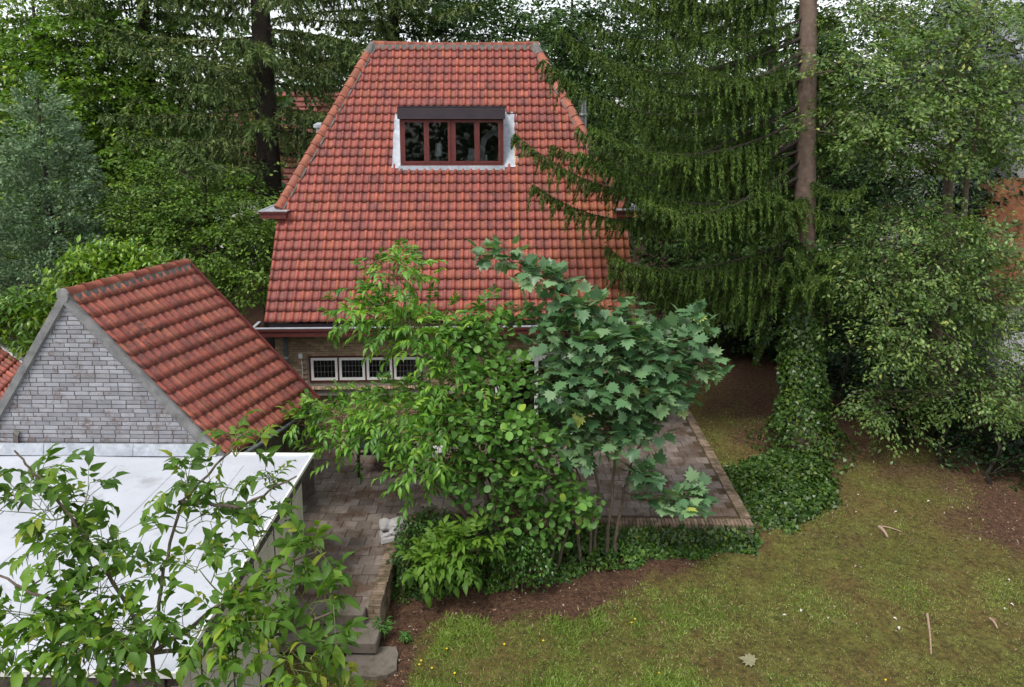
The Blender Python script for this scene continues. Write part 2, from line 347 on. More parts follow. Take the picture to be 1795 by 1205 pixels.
gx = np.unique(np.concatenate([np.linspace(-400, -14, 12), np.linspace(-14, -4.2, 14), np.arange(-4.2, 14, 0.085), np.linspace(14, 30, 24), np.linspace(30, 400, 12)]))
gy = np.unique(np.concatenate([np.linspace(-60, 8, 14), np.arange(8, 21, 0.085), np.linspace(21, 40, 30), np.linspace(40, 600, 14)]))
XX, YY = np.meshgrid(gx, gy)
ZZ = ground_h(XX, YY)
nx, ny = len(gx), len(gy)
ii = (np.arange(ny-1)[:, None]*nx + np.arange(nx-1)[None]).ravel()
gm = np_mesh('ground', np.stack([XX, YY, ZZ], -1).reshape(-1, 3), np.stack([ii, ii+1, ii+nx+1, ii+nx], 1), soil_mask(XX, YY).ravel(), True)
m, N, L, B = mat('lawn_and_bare_soil')
at = N.new('ShaderNodeAttribute'); at.attribute_name = 'rnd'
n1 = noise(N, L, 2.2, 8, 0.7); n2 = noise(N, L, 38, 6, 0.75); n3 = noise(N, L, 0.55, 4); n4 = noise(N, L, 11, 5, 0.7)
gr = ramp(N, [(0.36, (0.075, 0.056, 0.02)), (0.46, (0.135, 0.108, 0.034)), (0.54, (0.16, 0.15, 0.04)), (0.64, (0.27, 0.24, 0.10))]); L.new(mth(N, L, 'ADD', mth(N, L, 'MULTIPLY', n1.outputs[0], 0.55), mth(N, L, 'MULTIPLY', n2.outputs[0], 0.45)), gr.inputs[0])
big = ramp(N, [(0.40, (0.165, 0.10, 0.046)), (0.62, (0.10, 0.13, 0.026))]); L.new(n3.outputs[0], big.inputs[0])
g = mixc(N, L, 0.35, gr.outputs[0], big.outputs[0])
mo = ramp(N, [(0.36, (0.55, 0.55, 0.6)), (0.5, (1, 1, 1)), (0.64, (1.4, 1.38, 1.3))]); L.new(n4.outputs[0], mo.inputs[0]); g = mixc(N, L, 1.0, g, mo.outputs[0], 'MULTIPLY')
so = ramp(N, [(0.36, (0.055, 0.029, 0.018)), (0.5, (0.125, 0.068, 0.042)), (0.6, (0.19, 0.115, 0.075)), (0.68, (0.31, 0.22, 0.16))]); L.new(n2.outputs[0], so.inputs[0])
so2 = mixc(N, L, 1.0, mixc(N, L, 0.2, so.outputs[0], (0.085, 0.046, 0.03)), mo.outputs[0], 'MULTIPLY')
f = mth(N, L, 'ADD', at.outputs['Fac'], mth(N, L, 'MULTIPLY', mth(N, L, 'SUBTRACT', n1.outputs[0], 0.5), 1.5))
fr = ramp(N, [(0.25, (0,0,0)), (0.85, (1,1,1))]); L.new(f, fr.inputs[0])
L.new(mixc(N, L, fr.outputs[0], g, so2), B.inputs['Base Color']); B.inputs['Roughness'].default_value = 0.95; B.inputs['Specular IOR Level'].default_value = 0.15
bump(N, L, B, mth(N, L, 'ADD', n2.outputs[0], n4.outputs[0]), 1.0, 0.05)
tag(link('ground', gm, m), 'mossy lawn with bare brown soil under the shrubs', kind='structure')

# ------------------------------------------------------------------ terrace with pavers, coping and steps
SX = -3.95                                     # shed wall, terrace side
mb = MB()
mb.box((SX-0.02, 11.2, -0.75), (-2.42, 17.75, -0.035)); mb.box((-6.6, 12.32, -0.75), (SX-0.021, 17.75, -0.0351)); mb.box((-2.42, 13.95, -0.75), (4.56, 17.75, -0.0353)); mb.box((2.6, 17.75, -0.75), (4.56, 20.6, -0.0352))
terrace = mb.build('terrace', M['joint']); tag(terrace, 'raised terrace of old concrete pavers with brick edging', kind='structure')
def slab_mesh(name, sx, sy, t, ch=0.012):
    b = MB(); a = sx/2; c = sy/2
    b.add([(-a,-c,-t),(a,-c,-t),(a,c,-t),(-a,c,-t),(-a,-c,-ch*.6),(a,-c,-ch*.6),(a,c,-ch*.6),(-a,c,-ch*.6),(-a+ch,-c+ch,0),(a-ch,-c+ch,0),(a-ch,c-ch,0),(-a+ch,c-ch,0)],
          [(0,3,2,1)]+[(i,(i+1)%4,(i+1)%4+4,i+4) for i in range(4)]+[(i+4,(i+1)%4+4,(i+1)%4+8,i+8) for i in range(4)]+[(8,9,10,11)])
    me = bpy.data.meshes.new(name); me.from_pydata(b.v, [], b.f); me.attributes.new('rnd', 'FLOAT', 'POINT'); me.update(); return me, np.array(b.v), b.f
pm, pv, pf = slab_mesh('paver', 0.292, 0.292, 0.05); pm.materials.append(M['paver'])
pvs = []
R = random.Random(3)
row = 0; y = 11.36
while y < 20.6:
    x = (SX if y < 12.4 else SX-2.4)+0.15 - (0.15 if row % 2 else 0)
    while x < 4.5:
        ok = (x > SX+0.1 or y > 12.45) and ((x < -2.55) or (y > 14.3 and x < 4.42 and (y < 17.75 or x > 2.75)))
        if ok and not (y < 11.45 and x > -2.6):
            p = proj((x, y, 0)); vis = (535 < p[0] < 730 and p[1] > 800) or (1085 < p[0] < 1310 and 695 < p[1] < 925)
            pvs.append((0 if vis else 1, -1/p[2], x, y))
        x += 0.3
    y += 0.3; row += 1
pvs.sort()
def place(name, me, loc, rot, parent):
    o = bpy.data.objects.new(name, me); COL.objects.link(o); o.location = loc; o.rotation_euler = rot; return adopt(o, parent)
rest = MB()
for i, (_, _, x, y) in enumerate(pvs):
    dz = R.uniform(-0.009, 0.008); rot = (R.gauss(0, 0.012), R.gauss(0, 0.012), R.gauss(0, 0.014))
    if i < 300: place('paver', pm, (x, y, dz), rot, terrace)
    else: rest.add([v+np.array([x, y, dz]) for v in pv], pf, R.random())
rest.build('paver_field', M['paver'], terrace, 'stuff')
cb, _, _ = slab_mesh('coping_brick', 0.21, 0.062, 0.1, 0.006); cb.materials.append(M['coping'])
for k in range(37): place('coping_brick', cb, (-2.49+R.uniform(-.006, .006), 11.24+k*0.0735, 0.03+R.uniform(-.004, .004)), (0, 0, R.gauss(0, 0.03)), terrace)
for k in range(96): place('coping_brick', cb, (-2.37+k*0.0735, 13.95+R.uniform(-.006, .006), 0.03+R.uniform(-.004, .004)), (0, 0, math.pi/2+R.gauss(0, 0.03)), terrace)
for k in range(86): place('coping_brick', cb, (4.57+R.uniform(-.006, .006), 14.13+k*0.0735, 0.03+R.uniform(-.004, .004)), (0, 0, R.gauss(0, 0.03)), terrace)
wall = MB()
def brick_course(b, T, u0, u1, z0, z1, depth, bl=0.21, bh=0.06, j=0.012, skip=None, ju=0.0, face=0.0, seed=1):
    """bricks in running bond on the plane v = face (outer side), pushed out towards -v"""
    r = random.Random(seed); z = z0; k = 0
    while z+bh <= z1+1e-6:
        u = u0 - (0.5*(bl+j) if k % 2 else 0)
        while u < u1:
            a, c = max(u, u0), min(u+bl, u1)
            if c-a > 0.03 and not (skip and skip((a+c)/2, z+bh/2, c-a)):
                p = r.uniform(-0.003, 0.003)
                b.tbox(T, (a, face-0.012+p, z), (c, face+depth, z+bh), r.random())
            u += bl+j
        z += bh+j; k += 1
brick_course(wall, lambda u, v, z: (u, v, z), -2.38, 4.66, -0.6, -0.03, 0.02, face=13.865)
brick_course(wall, lambda u, v, z: (-v, u, z), 11.2, 13.83, -0.6, -0.03, 0.02, face=2.40)
brick_course(wall, lambda u, v, z: (u, v, z), -2.6, -2.395, -0.6, -0.03, 0.02, face=11.2)
wall.build('retaining_wall_bricks', M['coping'], terrace, 'stuff')
steps = empty('garden_steps', (-3.2, 11.0, -0.5), 'two worn concrete garden steps down from the paved terrace', 'steps')
for k, (y0, y1, z) in enumerate(((10.98, 11.235, 0.012), (10.62, 11.19, -0.21))):
    for (xa, xb) in ((SX+0.02, -3.3), (-3.295, -2.63 if k == 0 else -2.35)):
        b = MB(); b.box((xa, y0 if k else 11.0, z-0.2), (xb, y1, z)); o = b.build('step_slab', M['slab'], steps, bevel=0.015)
b = MB(); pts = []
c0 = at_z(650, 1160, -0.47)
for k in range(14):
    w = 2*math.pi*k/14; rr = R.uniform(0.93, 1.05)
    pts.append((c0[0]+0.43*rr*max(-1, min(1, 1.25*math.cos(w))), c0[1]+0.34*rr*max(-1, min(1, 1.2*math.sin(w)))))
b.prism([(x, y, -0.56) for x, y in pts], [(x, y, -0.452) for x, y in pts])
tag(b.build('stepping_slab', M['slab']), 'worn round-cornered concrete slab set in soil below the steps', 'paving slab')

# ------------------------------------------------------------------ roof tiles
TP = [(0, 0.0), (.07, .026), (.16, .044), (.28, .046), (.38, .032), (.46, .006), (.54, -.004), (.78, -.006), (.97, -.001), (1.04, .016)]
def tile_arrays(ex, es, en, w, g, lift=0.042):
    """es points up the slope; origin at the tile's lower left corner"""
    V = []
    for s, l in ((g*1.14, 0.004), (g*0.45, lift*0.62), (0.0, lift)):
        for a, h in TP: V.append(ex*a*w + es*s + en*(h*w/0.2+l))
    for a, h in TP: V.append(ex*a*w + es*0.006 + en*(h*w/0.2+lift-0.034))
    n = len(TP); F = []
    for r_ in range(3):
        for i in range(n-1): F.append((r_*n+i, (r_+1)*n+i, (r_+1)*n+i+1, r_*n+i+1))
    return np.array(V), np.array(F)
def mesh_of(name, V, F, material, smooth=True):
    me = np_mesh(name, V, [np.asarray(F)], None, smooth); me.materials.append(material); add_roll(me, len(V)); return me
_ROLL = np.tile(np.array([1.0 if .03 < a < .44 else 0.0 for a, h in TP]), 4)
def add_roll(me, n): me.attributes.new('roll', 'FLOAT', 'POINT').data.foreach_set('value', np.tile(_ROLL, n//len(_ROLL)).astype(np.float32))
def barrel(name, d, side, nrm, Lt, w, material, h=None):
    """a half-round cap tile along direction d"""
    h = h or w*0.55; V = []; n = 9
    for s, k in ((0, 1.0), (Lt*0.12, 1.0), (Lt*0.13, 0.9), (Lt*1.08, 0.84)):
        for i in range(n):
            t = math.pi*i/(n-1); V.append(d*s + side*(math.cos(t)*w*0.5*k) + nrm*(math.sin(t)*h*k))
    F = [(r_*n+i, r_*n+i+1, (r_+1)*n+i+1, (r_+1)*n+i) for r_ in range(3) for i in range(n-1)]
    me = np_mesh(name, np.array(V), [np.array(F), np.array([list(range(n))])], None, True); me.materials.append(material); return me
def unit(v): v = np.asarray(v, float); return v/np.linalg.norm(v)

# ------------------------------------------------------------------ the house
HA = math.radians(2.6); HU = np.array([math.cos(HA), math.sin(HA), 0]); HV = np.array([-math.sin(HA), math.cos(HA), 0]); HO = np.array([-1.8, 17.3, 0.0]); UP = np.array([0, 0, 1.0])
def T(u, v, z): return HO + HU*u + HV*v + UP*z
def on_v(px, py, v):
    d = ray(px, py); q = CAM + d*(((HO+HV*v-CAM) @ HV)/(d @ HV)); return float((q-HO) @ HU), float(q[2])
EZ, RZ, RV = 3.26, 10.2, 4.7
UL, UR, KL, KR, MZ = -4.41, 4.52, -2.3, 2.3, 5.78
SLO = math.atan2(RZ-EZ, RV); ES = HV*math.cos(SLO)+UP*math.sin(SLO); EN = -HV*math.sin(SLO)+UP*math.cos(SLO); SLEN = math.hypot(RZ-EZ, RV)
MVv = (MZ-EZ)/math.tan(SLO)
def roof_px(px, py):
    d = ray(px, py); q = CAM + d*(((T(0, 0, EZ)-CAM) @ EN)/(d @ EN)); return float((q-HO) @ HU), float((q-T(0, 0, EZ)) @ ES)
house = empty('brick_house', T(0, 4.7, 0), 'brown brick house with tall red tiled hipped roof and dormer window', 'house')
# walls with openings
w1 = [on_v(541, 624, 0.35), on_v(741, 668, 0.35)]; W1 = (w1[0][0], w1[1][0], w1[1][1], w1[0][1])      # leaded window row: u0,u1,z0,z1
d1 = [on_v(868, 621, 0.35), on_v(1012, 640, 0.35)]; D1 = (d1[0][0], d1[1][0], 0.02, d1[0][1])           # terrace door
WU0, WU1, WT = -4.28, 4.40, 3.0
b = MB()
def wbox(u0, u1, z0, z1): b.tbox(T, (u0, 0.36, z0), (u1, 0.62, z1))
wbox(WU0, W1[0], -0.1, WT); wbox(W1[0], W1[1], -0.1, W1[2]); wbox(W1[0], W1[1], W1[3], WT); wbox(W1[1], D1[0], -0.1, WT); wbox(D1[0], D1[1], D1[3], WT); wbox(D1[1], WU1, -0.1, WT)
prof = [(0.62, -0.1), (0.62, 3.05), (1.75, 5.5), (7.65, 5.5), (8.75, 3.05), (8.75, -0.1)]
for ua, ub in ((WU0, WU0+0.26), (WU1-0.26, WU1)): b.prism([T(ua, v, z) for v, z in prof], [T(ub, v, z) for v, z in prof])
b.tbox(T, (WU0+0.26, 8.45, -0.1), (WU1-0.26, 8.75, 3.0)); b.tbox(T, (WU0+0.26, 0.63, 2.75), (WU1-0.26, 8.4, 2.9)); b.tbox(T, (WU0+0.26, 4.0, -0.1), (WU1-0.26, 4.1, 2.7)); b.tbox(T, (WU0+.27, .63, -.1), (WU1-.27, 4, -.02))
hw = b.build('wall', M['brick_joint'], house)
b = MB()
def skip(u, z, w): return (W1[0]-w/2 < u < W1[1]+w/2 and W1[2]-0.16 < z < W1[3]) or (D1[0]-w/2 < u < D1[1]+w/2 and z < D1[3]+0.06) or (W1[0]-0.1 < u < W1[1] and W1[2]-0.30 < z < W1[2]-0.0)
brick_course(b, T, WU0, WU1, 0.0, 2.98, 0.02, 0.205, 0.052, 0.012, skip, face=0.345, seed=4)
brick_course(b, lambda u, v, z: T(WU1+0.01-v, u, z), 0.37, 8.7, 0.0, 2.98, 0.02, 0.205, 0.052, 0.012, face=0.0, seed=5)
b.build('brickwork', M['brick_house'], hw, 'stuff')
# sill ledge of bricks on edge under the leaded windows
b = MB(); b.tbox(T, (W1[0]-0.06, 0.20, W1[2]-0.30), (W1[1]+0.9, 0.36, W1[2]-0.13)); b.build('ledge', M['brick_joint'], house)
sb, _, _ = slab_mesh('sill_brick', 0.058, 0.2, 0.07, 0.005); sb.materials.append(M['brick_house'])
for k in range(42): place('sill_brick', sb, T(W1[0]-0.02+k*0.069, 0.245, W1[2]-0.075), (-0.28, 0, HA), house)
# leaded windows
b = MB(); f = 0.05
b.tbox(T, (W1[0], 0.33, W1[2]), (W1[1], 0.42, W1[2]+f)); b.tbox(T, (W1[0], 0.33, W1[3]-f), (W1[1], 0.42, W1[3])); b.tbox(T, (W1[0], 0.331, W1[2]+f), (W1[0]+f, 0.42, W1[3]-f)); b.tbox(T, (W1[1]-f, 0.331, W1[2]+f), (W1[1], 0.42, W1[3]-f))
nw = 4; cw = (W1[1]-W1[0]-2*f)/nw
for k in range(1, nw): b.tbox(T, (W1[0]+f+cw*k-0.02, 0.331, W1[2]+f), (W1[0]+f+cw*k+0.02, 0.42, W1[3]-f))
wf = b.build('window_frame', M['maroon'], house)
for k in range(nw):
    a0 = W1[0]+f+cw*k+(0.022 if k else 0.002); a1 = W1[0]+f+cw*(k+1)-(0.022 if k < nw-1 else 0.002); z0 = W1[2]+f+0.002; z1 = W1[3]-f-0.002; t = 0.06
    b = MB(); b.tbox(T, (a0, 0.315, z0), (a1, 0.37, z0+t)); b.tbox(T, (a0, 0.315, z1-t), (a1, 0.37, z1)); b.tbox(T, (a0, 0.3152, z0+t), (a0+t, 0.37, z1-t)); b.tbox(T, (a1-t, 0.3152, z0+t), (a1, 0.37, z1-t))
    cs = b.build('casement', M['white'], house)
    b = MB(); b.tbox(T, (a0+t, 0.345, z0+t), (a1-t, 0.349, z1-t)); b.build('pane', M['glass'], cs)
    b = MB()
    for q in range(1, 6): uu = a0+t+(a1-a0-2*t)*q/6; b.tbox(T, (uu-0.005, 0.339, z0+t), (uu+0.005, 0.344, z1-t))
    for q in range(1, 3): zz = z0+t+(z1-z0-2*t)*q/3; b.tbox(T, (a0+t, 0.338, zz-0.005), (a1-t, 0.343, zz+0.005))
    b.build('lead_cames', M['came'], cs)
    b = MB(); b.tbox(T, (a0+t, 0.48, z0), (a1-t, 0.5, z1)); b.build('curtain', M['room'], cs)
# terrace door of two leaves
b = MB(); t = 0.09
b.tbox(T, (D1[0], 0.29, D1[3]-0.17), (D1[1], 0.42, D1[3])); b.tbox(T, (D1[0], 0.31, 0.02), (D1[0]+t, 0.42, D1[3]-0.17)); b.tbox(T, (D1[1]-t, 0.31, 0.02), (D1[1], 0.42, D1[3]-0.17)); um = (D1[0]+D1[1])/2; b.tbox(T, (um-t/2, 0.312, 0.02), (um+t/2, 0.42, D1[3]-0.17)); b.tbox(T, (D1[0]+t, 0.313, 0.02), (um-t/2, 0.40, 0.2)); b.tbox(T, (um+t/2, 0.313, 0.02), (D1[1]-t, 0.40, 0.2))
dr = b.build('terrace_door', M['white'], house)
for a0, a1 in ((D1[0]+t, um-t/2), (um+t/2, D1[1]-t)):
    b = MB(); b.tbox(T, (a0, 0.36, 0.2), (a1, 0.365, D1[3]-0.17)); b.build('pane', M['glass'], dr)
b = MB(); b.tbox(T, (um-0.03, 0.27, 1.0), (um-0.01, 0.312, 1.14)); b.build('handle', M['black'], dr)
# downpipe and wall lamp box
b = MB(); b.tube([T(-4.0, 0.27, z) for z in (3.0, 2.4, 1.5, 0.05)], 0.045, 10); dp = b.build('downpipe', M['pipe'], house, smooth=True)
for z in (2.3, 1.0):
    b = MB(); b.tube([T(-4.0, 0.27, z-0.025), T(-4.0, 0.27, z+0.025)], 0.056, 10); b.build('pipe_bracket', M['zinc'], dp)
lu, lz = on_v(527, 624, 0.3); b = MB(); b.tbox(T, (lu-0.05, 0.24, lz-0.06), (lu+0.05, 0.333, lz+0.06)); lb = b.build('wall_sensor', M['white'], house, bevel=0.012)
b = MB(); b.tube([T(lu, 0.325, lz-0.06), T(lu+0.02, 0.325, lz-0.3), T(lu+0.02, 0.325, lz-0.6)], 0.008, 5); b.build('cable', M['white'], lb)
# gutter along the eave
gu0, gu1 = on_v(441, 577, -0.28)[0], 4.72
b = MB(); b.tbox(T, (gu0, -0.30, 2.99), (gu1, -0.27, 3.17)); b.tbox(T, (gu0, -0.27, 2.98), (gu1, 0.34, 3.01)); b.tbox(T, (gu0, -0.27, 3.01), (gu0+0.03, 0.25, 3.17)); b.tbox(T, (gu1-0.03, -0.27, 3.01), (gu1, 0.25, 3.17)); b.tbox(T, (gu0-0.02, -0.325, 3.125), (gu1+0.02, -0.302, 3.19)); b.build('fascia_board', M['maroon'], house)
b = MB(); b.tbox(T, (gu0-0.02, -0.33, 3.193), (gu1+0.02, -0.25, 3.212)); b.tbox(T, (gu0-0.02, -0.25, 3.194), (gu0+0.05, 0.3, 3.213)); b.tbox(T, (gu1-0.05, -0.25, 3.194), (gu1+0.02, 0.3, 3.213)); b.tbox(T, (gu0+0.03, -0.26, 3.03), (gu1-0.03, 0.1, 3.045)); b.build('gutter', M['zinc'], house)
b = MB(); b.tbox(T, (WU0-.05, .10, 3.012), (WU1+.05, .335, 3.2)); b.build('eave_board', M['shutter'], house)
# side gutters at half height
for s, (ux, uy) in ((-1, (-4.80, -4.10)), (1, (4.22, 4.92))):
    b = MB(); b.tbox(T, (ux+.03, MVv-0.37, MZ-0.19), (uy-.03, 7.6, MZ-0.05)); b.tbox(T, (ux, MVv-0.40, MZ-0.05), (uy, 7.6, MZ-0.005)); sg = b.build('side_fascia', M['maroon_worn'] if s < 0 else M['maroon'], house)
    b = MB(); b.tbox(T, (ux-.01, MVv-0.41, MZ-0.004), (uy+.01, MVv-0.34, MZ+0.02)); b.tbox(T, (ux-.01, MVv-0.34, MZ-0.004), (ux+0.05, 7.6, MZ+0.02)); b.tbox(T, (ux+0.05, MVv-0.33, MZ-0.003), (uy, 7.5, MZ+0.004)); b.build('gutter_lining', M['zinc'], sg)
# roof body
off = -0.03
def RP(u, s, o=off): return T(u, 0, EZ)+ES*s+EN*o
bv = 2*RV
A = [RP(UL+.02, 0.02), RP(UR-.02, 0.02), RP(UR-.02, MVv/math.cos(SLO)), RP(KR, SLEN), RP(KL, SLEN), RP(UL+.02, MVv/math.cos(SLO))]
Bk = [T(UL+.02, bv, EZ), T(UR-.02, bv, EZ), T(UR-.02, bv-MVv, MZ-.03), T(UL+.02, bv-MVv, MZ-.03)]
dm = [roof_px(701, 297), roof_px(884, 290)]
ho = [RP(dm[0][0]+.08, dm[0][1]+.1), RP(dm[1][0]-.08, dm[0][1]+.1), RP(dm[1][0]-.08, dm[0][1]+1.55), RP(dm[0][0]+.08, dm[0][1]+1.55)]
b = MB(); V = A+Bk+ho
b.add(V, [(0,1,11,10), (1,2,3,12,11), (3,4,13,12), (4,5,0,10,13)]+[(2,8,3), (5,4,9), (3,8,9,4), (9,8,7,6)])
roof = b.build('roof', M['mortar'], house)
# tiles of the front slope
TW, TG = (UR-UL)/44, SLEN/31
tv, tf = tile_arrays(HU, ES, EN, TW, TG)
tile_me = mesh_of('roof_tile', tv, tf, M['tile'])
dm = [roof_px(701, 297), roof_px(884, 290)]
SB = (dm[0][1]+dm[1][1])/2; DU0, DU1 = dm[0][0], dm[1][0]
dv = SB*math.cos(SLO); dz0 = EZ+SB*math.sin(SLO); dz1 = on_v(790, 189, dv)[1]
fl0, fl1 = roof_px(690, 250)[0], roof_px(904, 250)[0]
ST = (dz1-0.12-EZ)/math.sin(SLO)
def lim(s):
    sm = MVv/math.cos(SLO)
    if s <= sm: return UL, UR
    k = (s-sm)/(SLEN-sm); return UL+(KL-UL)*k, UR+(KR-UR)*k
whole, bV, bF, bR = [], [], [], []
R = random.Random(11)
for i in range(31):
    s0 = i*TG
    for j in range(44):
        u0 = UL+j*TW; uc = u0+TW/2; sc_ = s0+TG/2
        l0, r0 = lim(s0); l1, r1 = lim(s0+TG)
        if u0+TW < min(l0, l1)+0.02 or u0 > max(r0, r1)-0.02: continue
        if fl0-0.02 < uc < fl1 and SB-0.03 < sc_ < ST: continue
        if DU0 < uc < DU1 and SB-0.03 < sc_ < ST+0.1: continue
        org = RP(u0, s0, 0.0) + EN*R.uniform(-.003, .004) + ES*R.uniform(-.004, .004)
        cut = u0 < max(l0, l1) or u0+TW*1.05 > min(r0, r1)+0.05
        if cut or s0+TG*1.1 > SLEN:
            V = tv+org; uu = (V-HO) @ HU; ss = (V-T(0, 0, EZ)) @ ES
            lm = np.array([lim(min(x, SLEN)) for x in ss]); tgt = np.clip(uu, lm[:, 0], lm[:, 1]+0.02); V = V+HU[None]*(tgt-uu)[:, None]
            V = V - ES[None]*np.maximum(0, ss-SLEN+0.03)[:, None]
            bF.append(tf+len(bV)*len(tv)); bV.append(V); bR.append(R.random())
        else:
            p = proj(org+HU*TW/2+ES*TG/2)
            hid = (560 < p[0] < 1290 and p[1] > 480) or (p[0] > 980 and p[1] < 340)
            whole.append((1 if hid else 0, p[2], R.random(), org))
whole.sort(key=lambda t: t[:3])
for k, (_, _, _, org) in enumerate(whole):
    if k < 300: place('roof_tile', tile_me, org, (0, 0, 0), roof)
    else: bF.append(tf+len(bV)*len(tv)); bV.append(tv+org); bR.append(R.random())
_tf = np_mesh('tile_field', np.concatenate(bV), np.concatenate(bF), np.repeat(bR, len(tv)), True); add_roll(_tf, len(_tf.vertices)); link('tile_field', _tf, M['tile'], roof, 'stuff')
# ridge and hips
rm = barrel('ridge_tile', HU, HV, UP, 0.345, 0.26, M['ridge'], 0.13)
for k in range(14):
    if k == 0: pass
    place('ridge_tile', rm, T(KL+(KR-KL)*k/13.6-0.02, RV, RZ-0.04-0.035*math.sin(math.pi*k/13)), (0, 0, 0), roof)
for s in (-1, 1):
    lo = T(UL if s < 0 else UR, MVv, MZ); hi = T(KL if s < 0 else KR, RV, RZ)
    d = unit(hi-lo); sn = unit(np.cross(d, UP)); nn = unit(np.cross(sn, d)); Lh = np.linalg.norm(hi-lo)
    hm = barrel('hip_tile', d, sn, nn, 0.345, 0.28, M['ridge'], 0.15)
    nH = int((Lh-0.25)/0.33)
    for k in range(nH): place('hip_tile', hm, lo+d*(0.02+k*0.335)+nn*0.0, (0, 0, 0), roof)
    b = MB(); b.tube([hi-d*0.42, hi-d*0.02], [0.135, 0.115], 10); b.build('hip_mortar', M['mortar'], roof)
    b = MB(); e = HU*(0.16 if s < 0 else -0.16)                                     # mortar bedding beside the hip tiles
    b.prism([lo+EN*.0, lo+e+EN*.0, lo+e+EN*.05, lo+EN*.08], [hi+EN*.0, hi+e+EN*.0, hi+e+EN*.05, hi+EN*.08]); b.build('mortar_bed', M['mortar'], roof)
b = MB(); b.prism([T(KL, RV-0.16, RZ-0.2), T(KL, RV+.1, RZ-0.2), T(KL, RV, RZ+.02), T(KL, RV-.13, RZ-.05)], [T(KR, RV-0.16, RZ-0.2), T(KR, RV+.1, RZ-0.2), T(KR, RV, RZ+.02), T(KR, RV-.13, RZ-.05)]); b.build('mortar_bed', M['mortar'], roof)
# dormer window
dorm_d = (dz1-dz0)/math.tan(SLO)
b = MB()
b.prism([T(DU0+.02, dv+0.1, dz0), T(DU0+.02, dv+0.1, dz1-0.02), T(DU0+.02, dv+dorm_d+.1, dz1-0.02)], [T(DU0+.06, dv+0.1, dz0), T(DU0+.06, dv+0.1, dz1-.02), T(DU0+.06, dv+dorm_d+.1, dz1-.02)])
b.prism([T(DU1-.06, dv+0.1, dz0), T(DU1-.06, dv+0.1, dz1-.02), T(DU1-.06, dv+dorm_d+.1, dz1-.02)], [T(DU1-.02, dv+0.1, dz0), T(DU1-.02, dv+0.1, dz1-.02), T(DU1-.02, dv+dorm_d+.1, dz1-.02)])
b.tbox(T, (DU0, dv+0.0, dz1-0.019), (DU1, dv+dorm_d+0.2, dz1+0.03))
dorm = b.build('dormer', M['zinc'], house)
hb = on_v(790, 209, dv)[1]
b = MB()
for q in range(4):
    za = hb+(dz1-hb)*q/4; b.tbox(T, (DU0-.02, dv-0.16, za+0.003), (DU1+.02, dv+0.0, hb+(dz1-hb)*(q+1)/4-0.003))
b.tbox(T, (DU0-.015, dv-0.15, hb), (DU1+.015, dv-0.01, dz1+0.01)); b.tbox(T, (DU0-.03, dv-0.17, dz1+0.0105), (DU1+.03, dv+0.02, dz1+0.03)); b.build('shutter_box', M['shutter'], dorm)
fr = 0.07; iz0, iz1 = dz0+0.10, hb-0.02
b = MB(); b.tbox(T, (DU0+.02, dv-0.05, dz0+0.02), (DU1-.02, dv+0.08, iz0+.0)); b.tbox(T, (DU0+.02, dv-0.04, iz1), (DU1-.02, dv+0.08, hb+0.02))
b.tbox(T, (DU0+.02, dv-0.04, iz0), (DU0+.02+fr, dv+0.08, iz1)); b.tbox(T, (DU1-.02-fr, dv-0.04, iz0), (DU1-.02, dv+0.08, iz1))
um = (DU0+DU1)/2; b.tbox(T, (um-0.035, dv-0.04, iz0), (um+0.035, dv+0.08, iz1)); b.build('window_frame', M['maroon_worn'], dorm)
cw = (DU1-DU0-0.04-2*fr-0.07)/4
for k in range(4):
    a0 = DU0+.02+fr+cw*k+(0.07 if k > 1 else 0)+.002; a1 = a0+cw-.004; t = 0.065
    b = MB(); b.tbox(T, (a0, dv-0.062, iz0+.002), (a1, dv+0.01, iz0+t)); b.tbox(T, (a0, dv-0.062, iz1-t), (a1, dv+0.01, iz1-.002)); b.tbox(T, (a0, dv-0.0622, iz0+t), (a0+t, dv+0.01, iz1-t)); b.tbox(T, (a1-t, dv-0.0622, iz0+t), (a1, dv+0.01, iz1-t)); cs = b.build('casement', M['maroon_worn'], dorm)
    b = MB(); b.tbox(T, (a0+t, dv-0.03, iz0+t), (a1-t, dv-0.026, iz1-t)); b.build('pane', M['glass'], cs)
# lead flashing on the slope
def sheet(u0, u1, s0, s1, o0=0.03, nn=10, wob=0.012, seed=0):
    r = random.Random(seed); V = []; F = []
    mu = max(2, int((u1-u0)/0.06))
    for i in range(nn+1):
        for j in range(mu+1):
            V.append(RP(u0+(u1-u0)*j/mu+(r.uniform(-.015, .015) if j in (0, mu) else 0), s0+(s1-s0)*i/nn, o0+r.uniform(0, wob)+(0.02 if j in (0, mu) else 0)))
    for i in range(nn):
        for j in range(mu): k = i*(mu+1)+j; F.append((k, k+1, k+mu+2, k+mu+1))
    bb = MB(); bb.add(V, F); return bb
sheet(fl0, DU0+.06, SB-.05, ST+.02, seed=1).build('flashing', M['lead'], dorm, smooth=True)
sheet(DU1-.06, fl1+.04, SB-.02, ST, seed=2).build('flashing', M['lead'], dorm, smooth=True)
b = MB(); b.tbox(T, (DU0-.02, dv-0.10, dz0-0.075), (DU1+.02, dv-0.055, dz0+0.045)); b.tbox(T, (DU0-.02, dv-0.055, dz0-0.06), (DU1+.02, dv+0.06, dz0+0.018)); b.build('sill_flashing', M['lead'], dorm)
b = MB(); b.add([RP(fl1-.04, SB, .055), RP(fl1+.02, SB, .055), RP(fl1+.03, SB+.62, .055), RP(fl1+.06, SB+.8, .055), RP(fl1-.07, SB+.8, .055), RP(fl1-.05, SB+.62, .055)], [(0,1,2,3,4,5)]); b.build('rust_stain', speckled('rusty_lead', (0.45, 0.24, 0.09), (0.62, 0.5, 0.36), 14, 0.8, 0.2, 40), dorm)
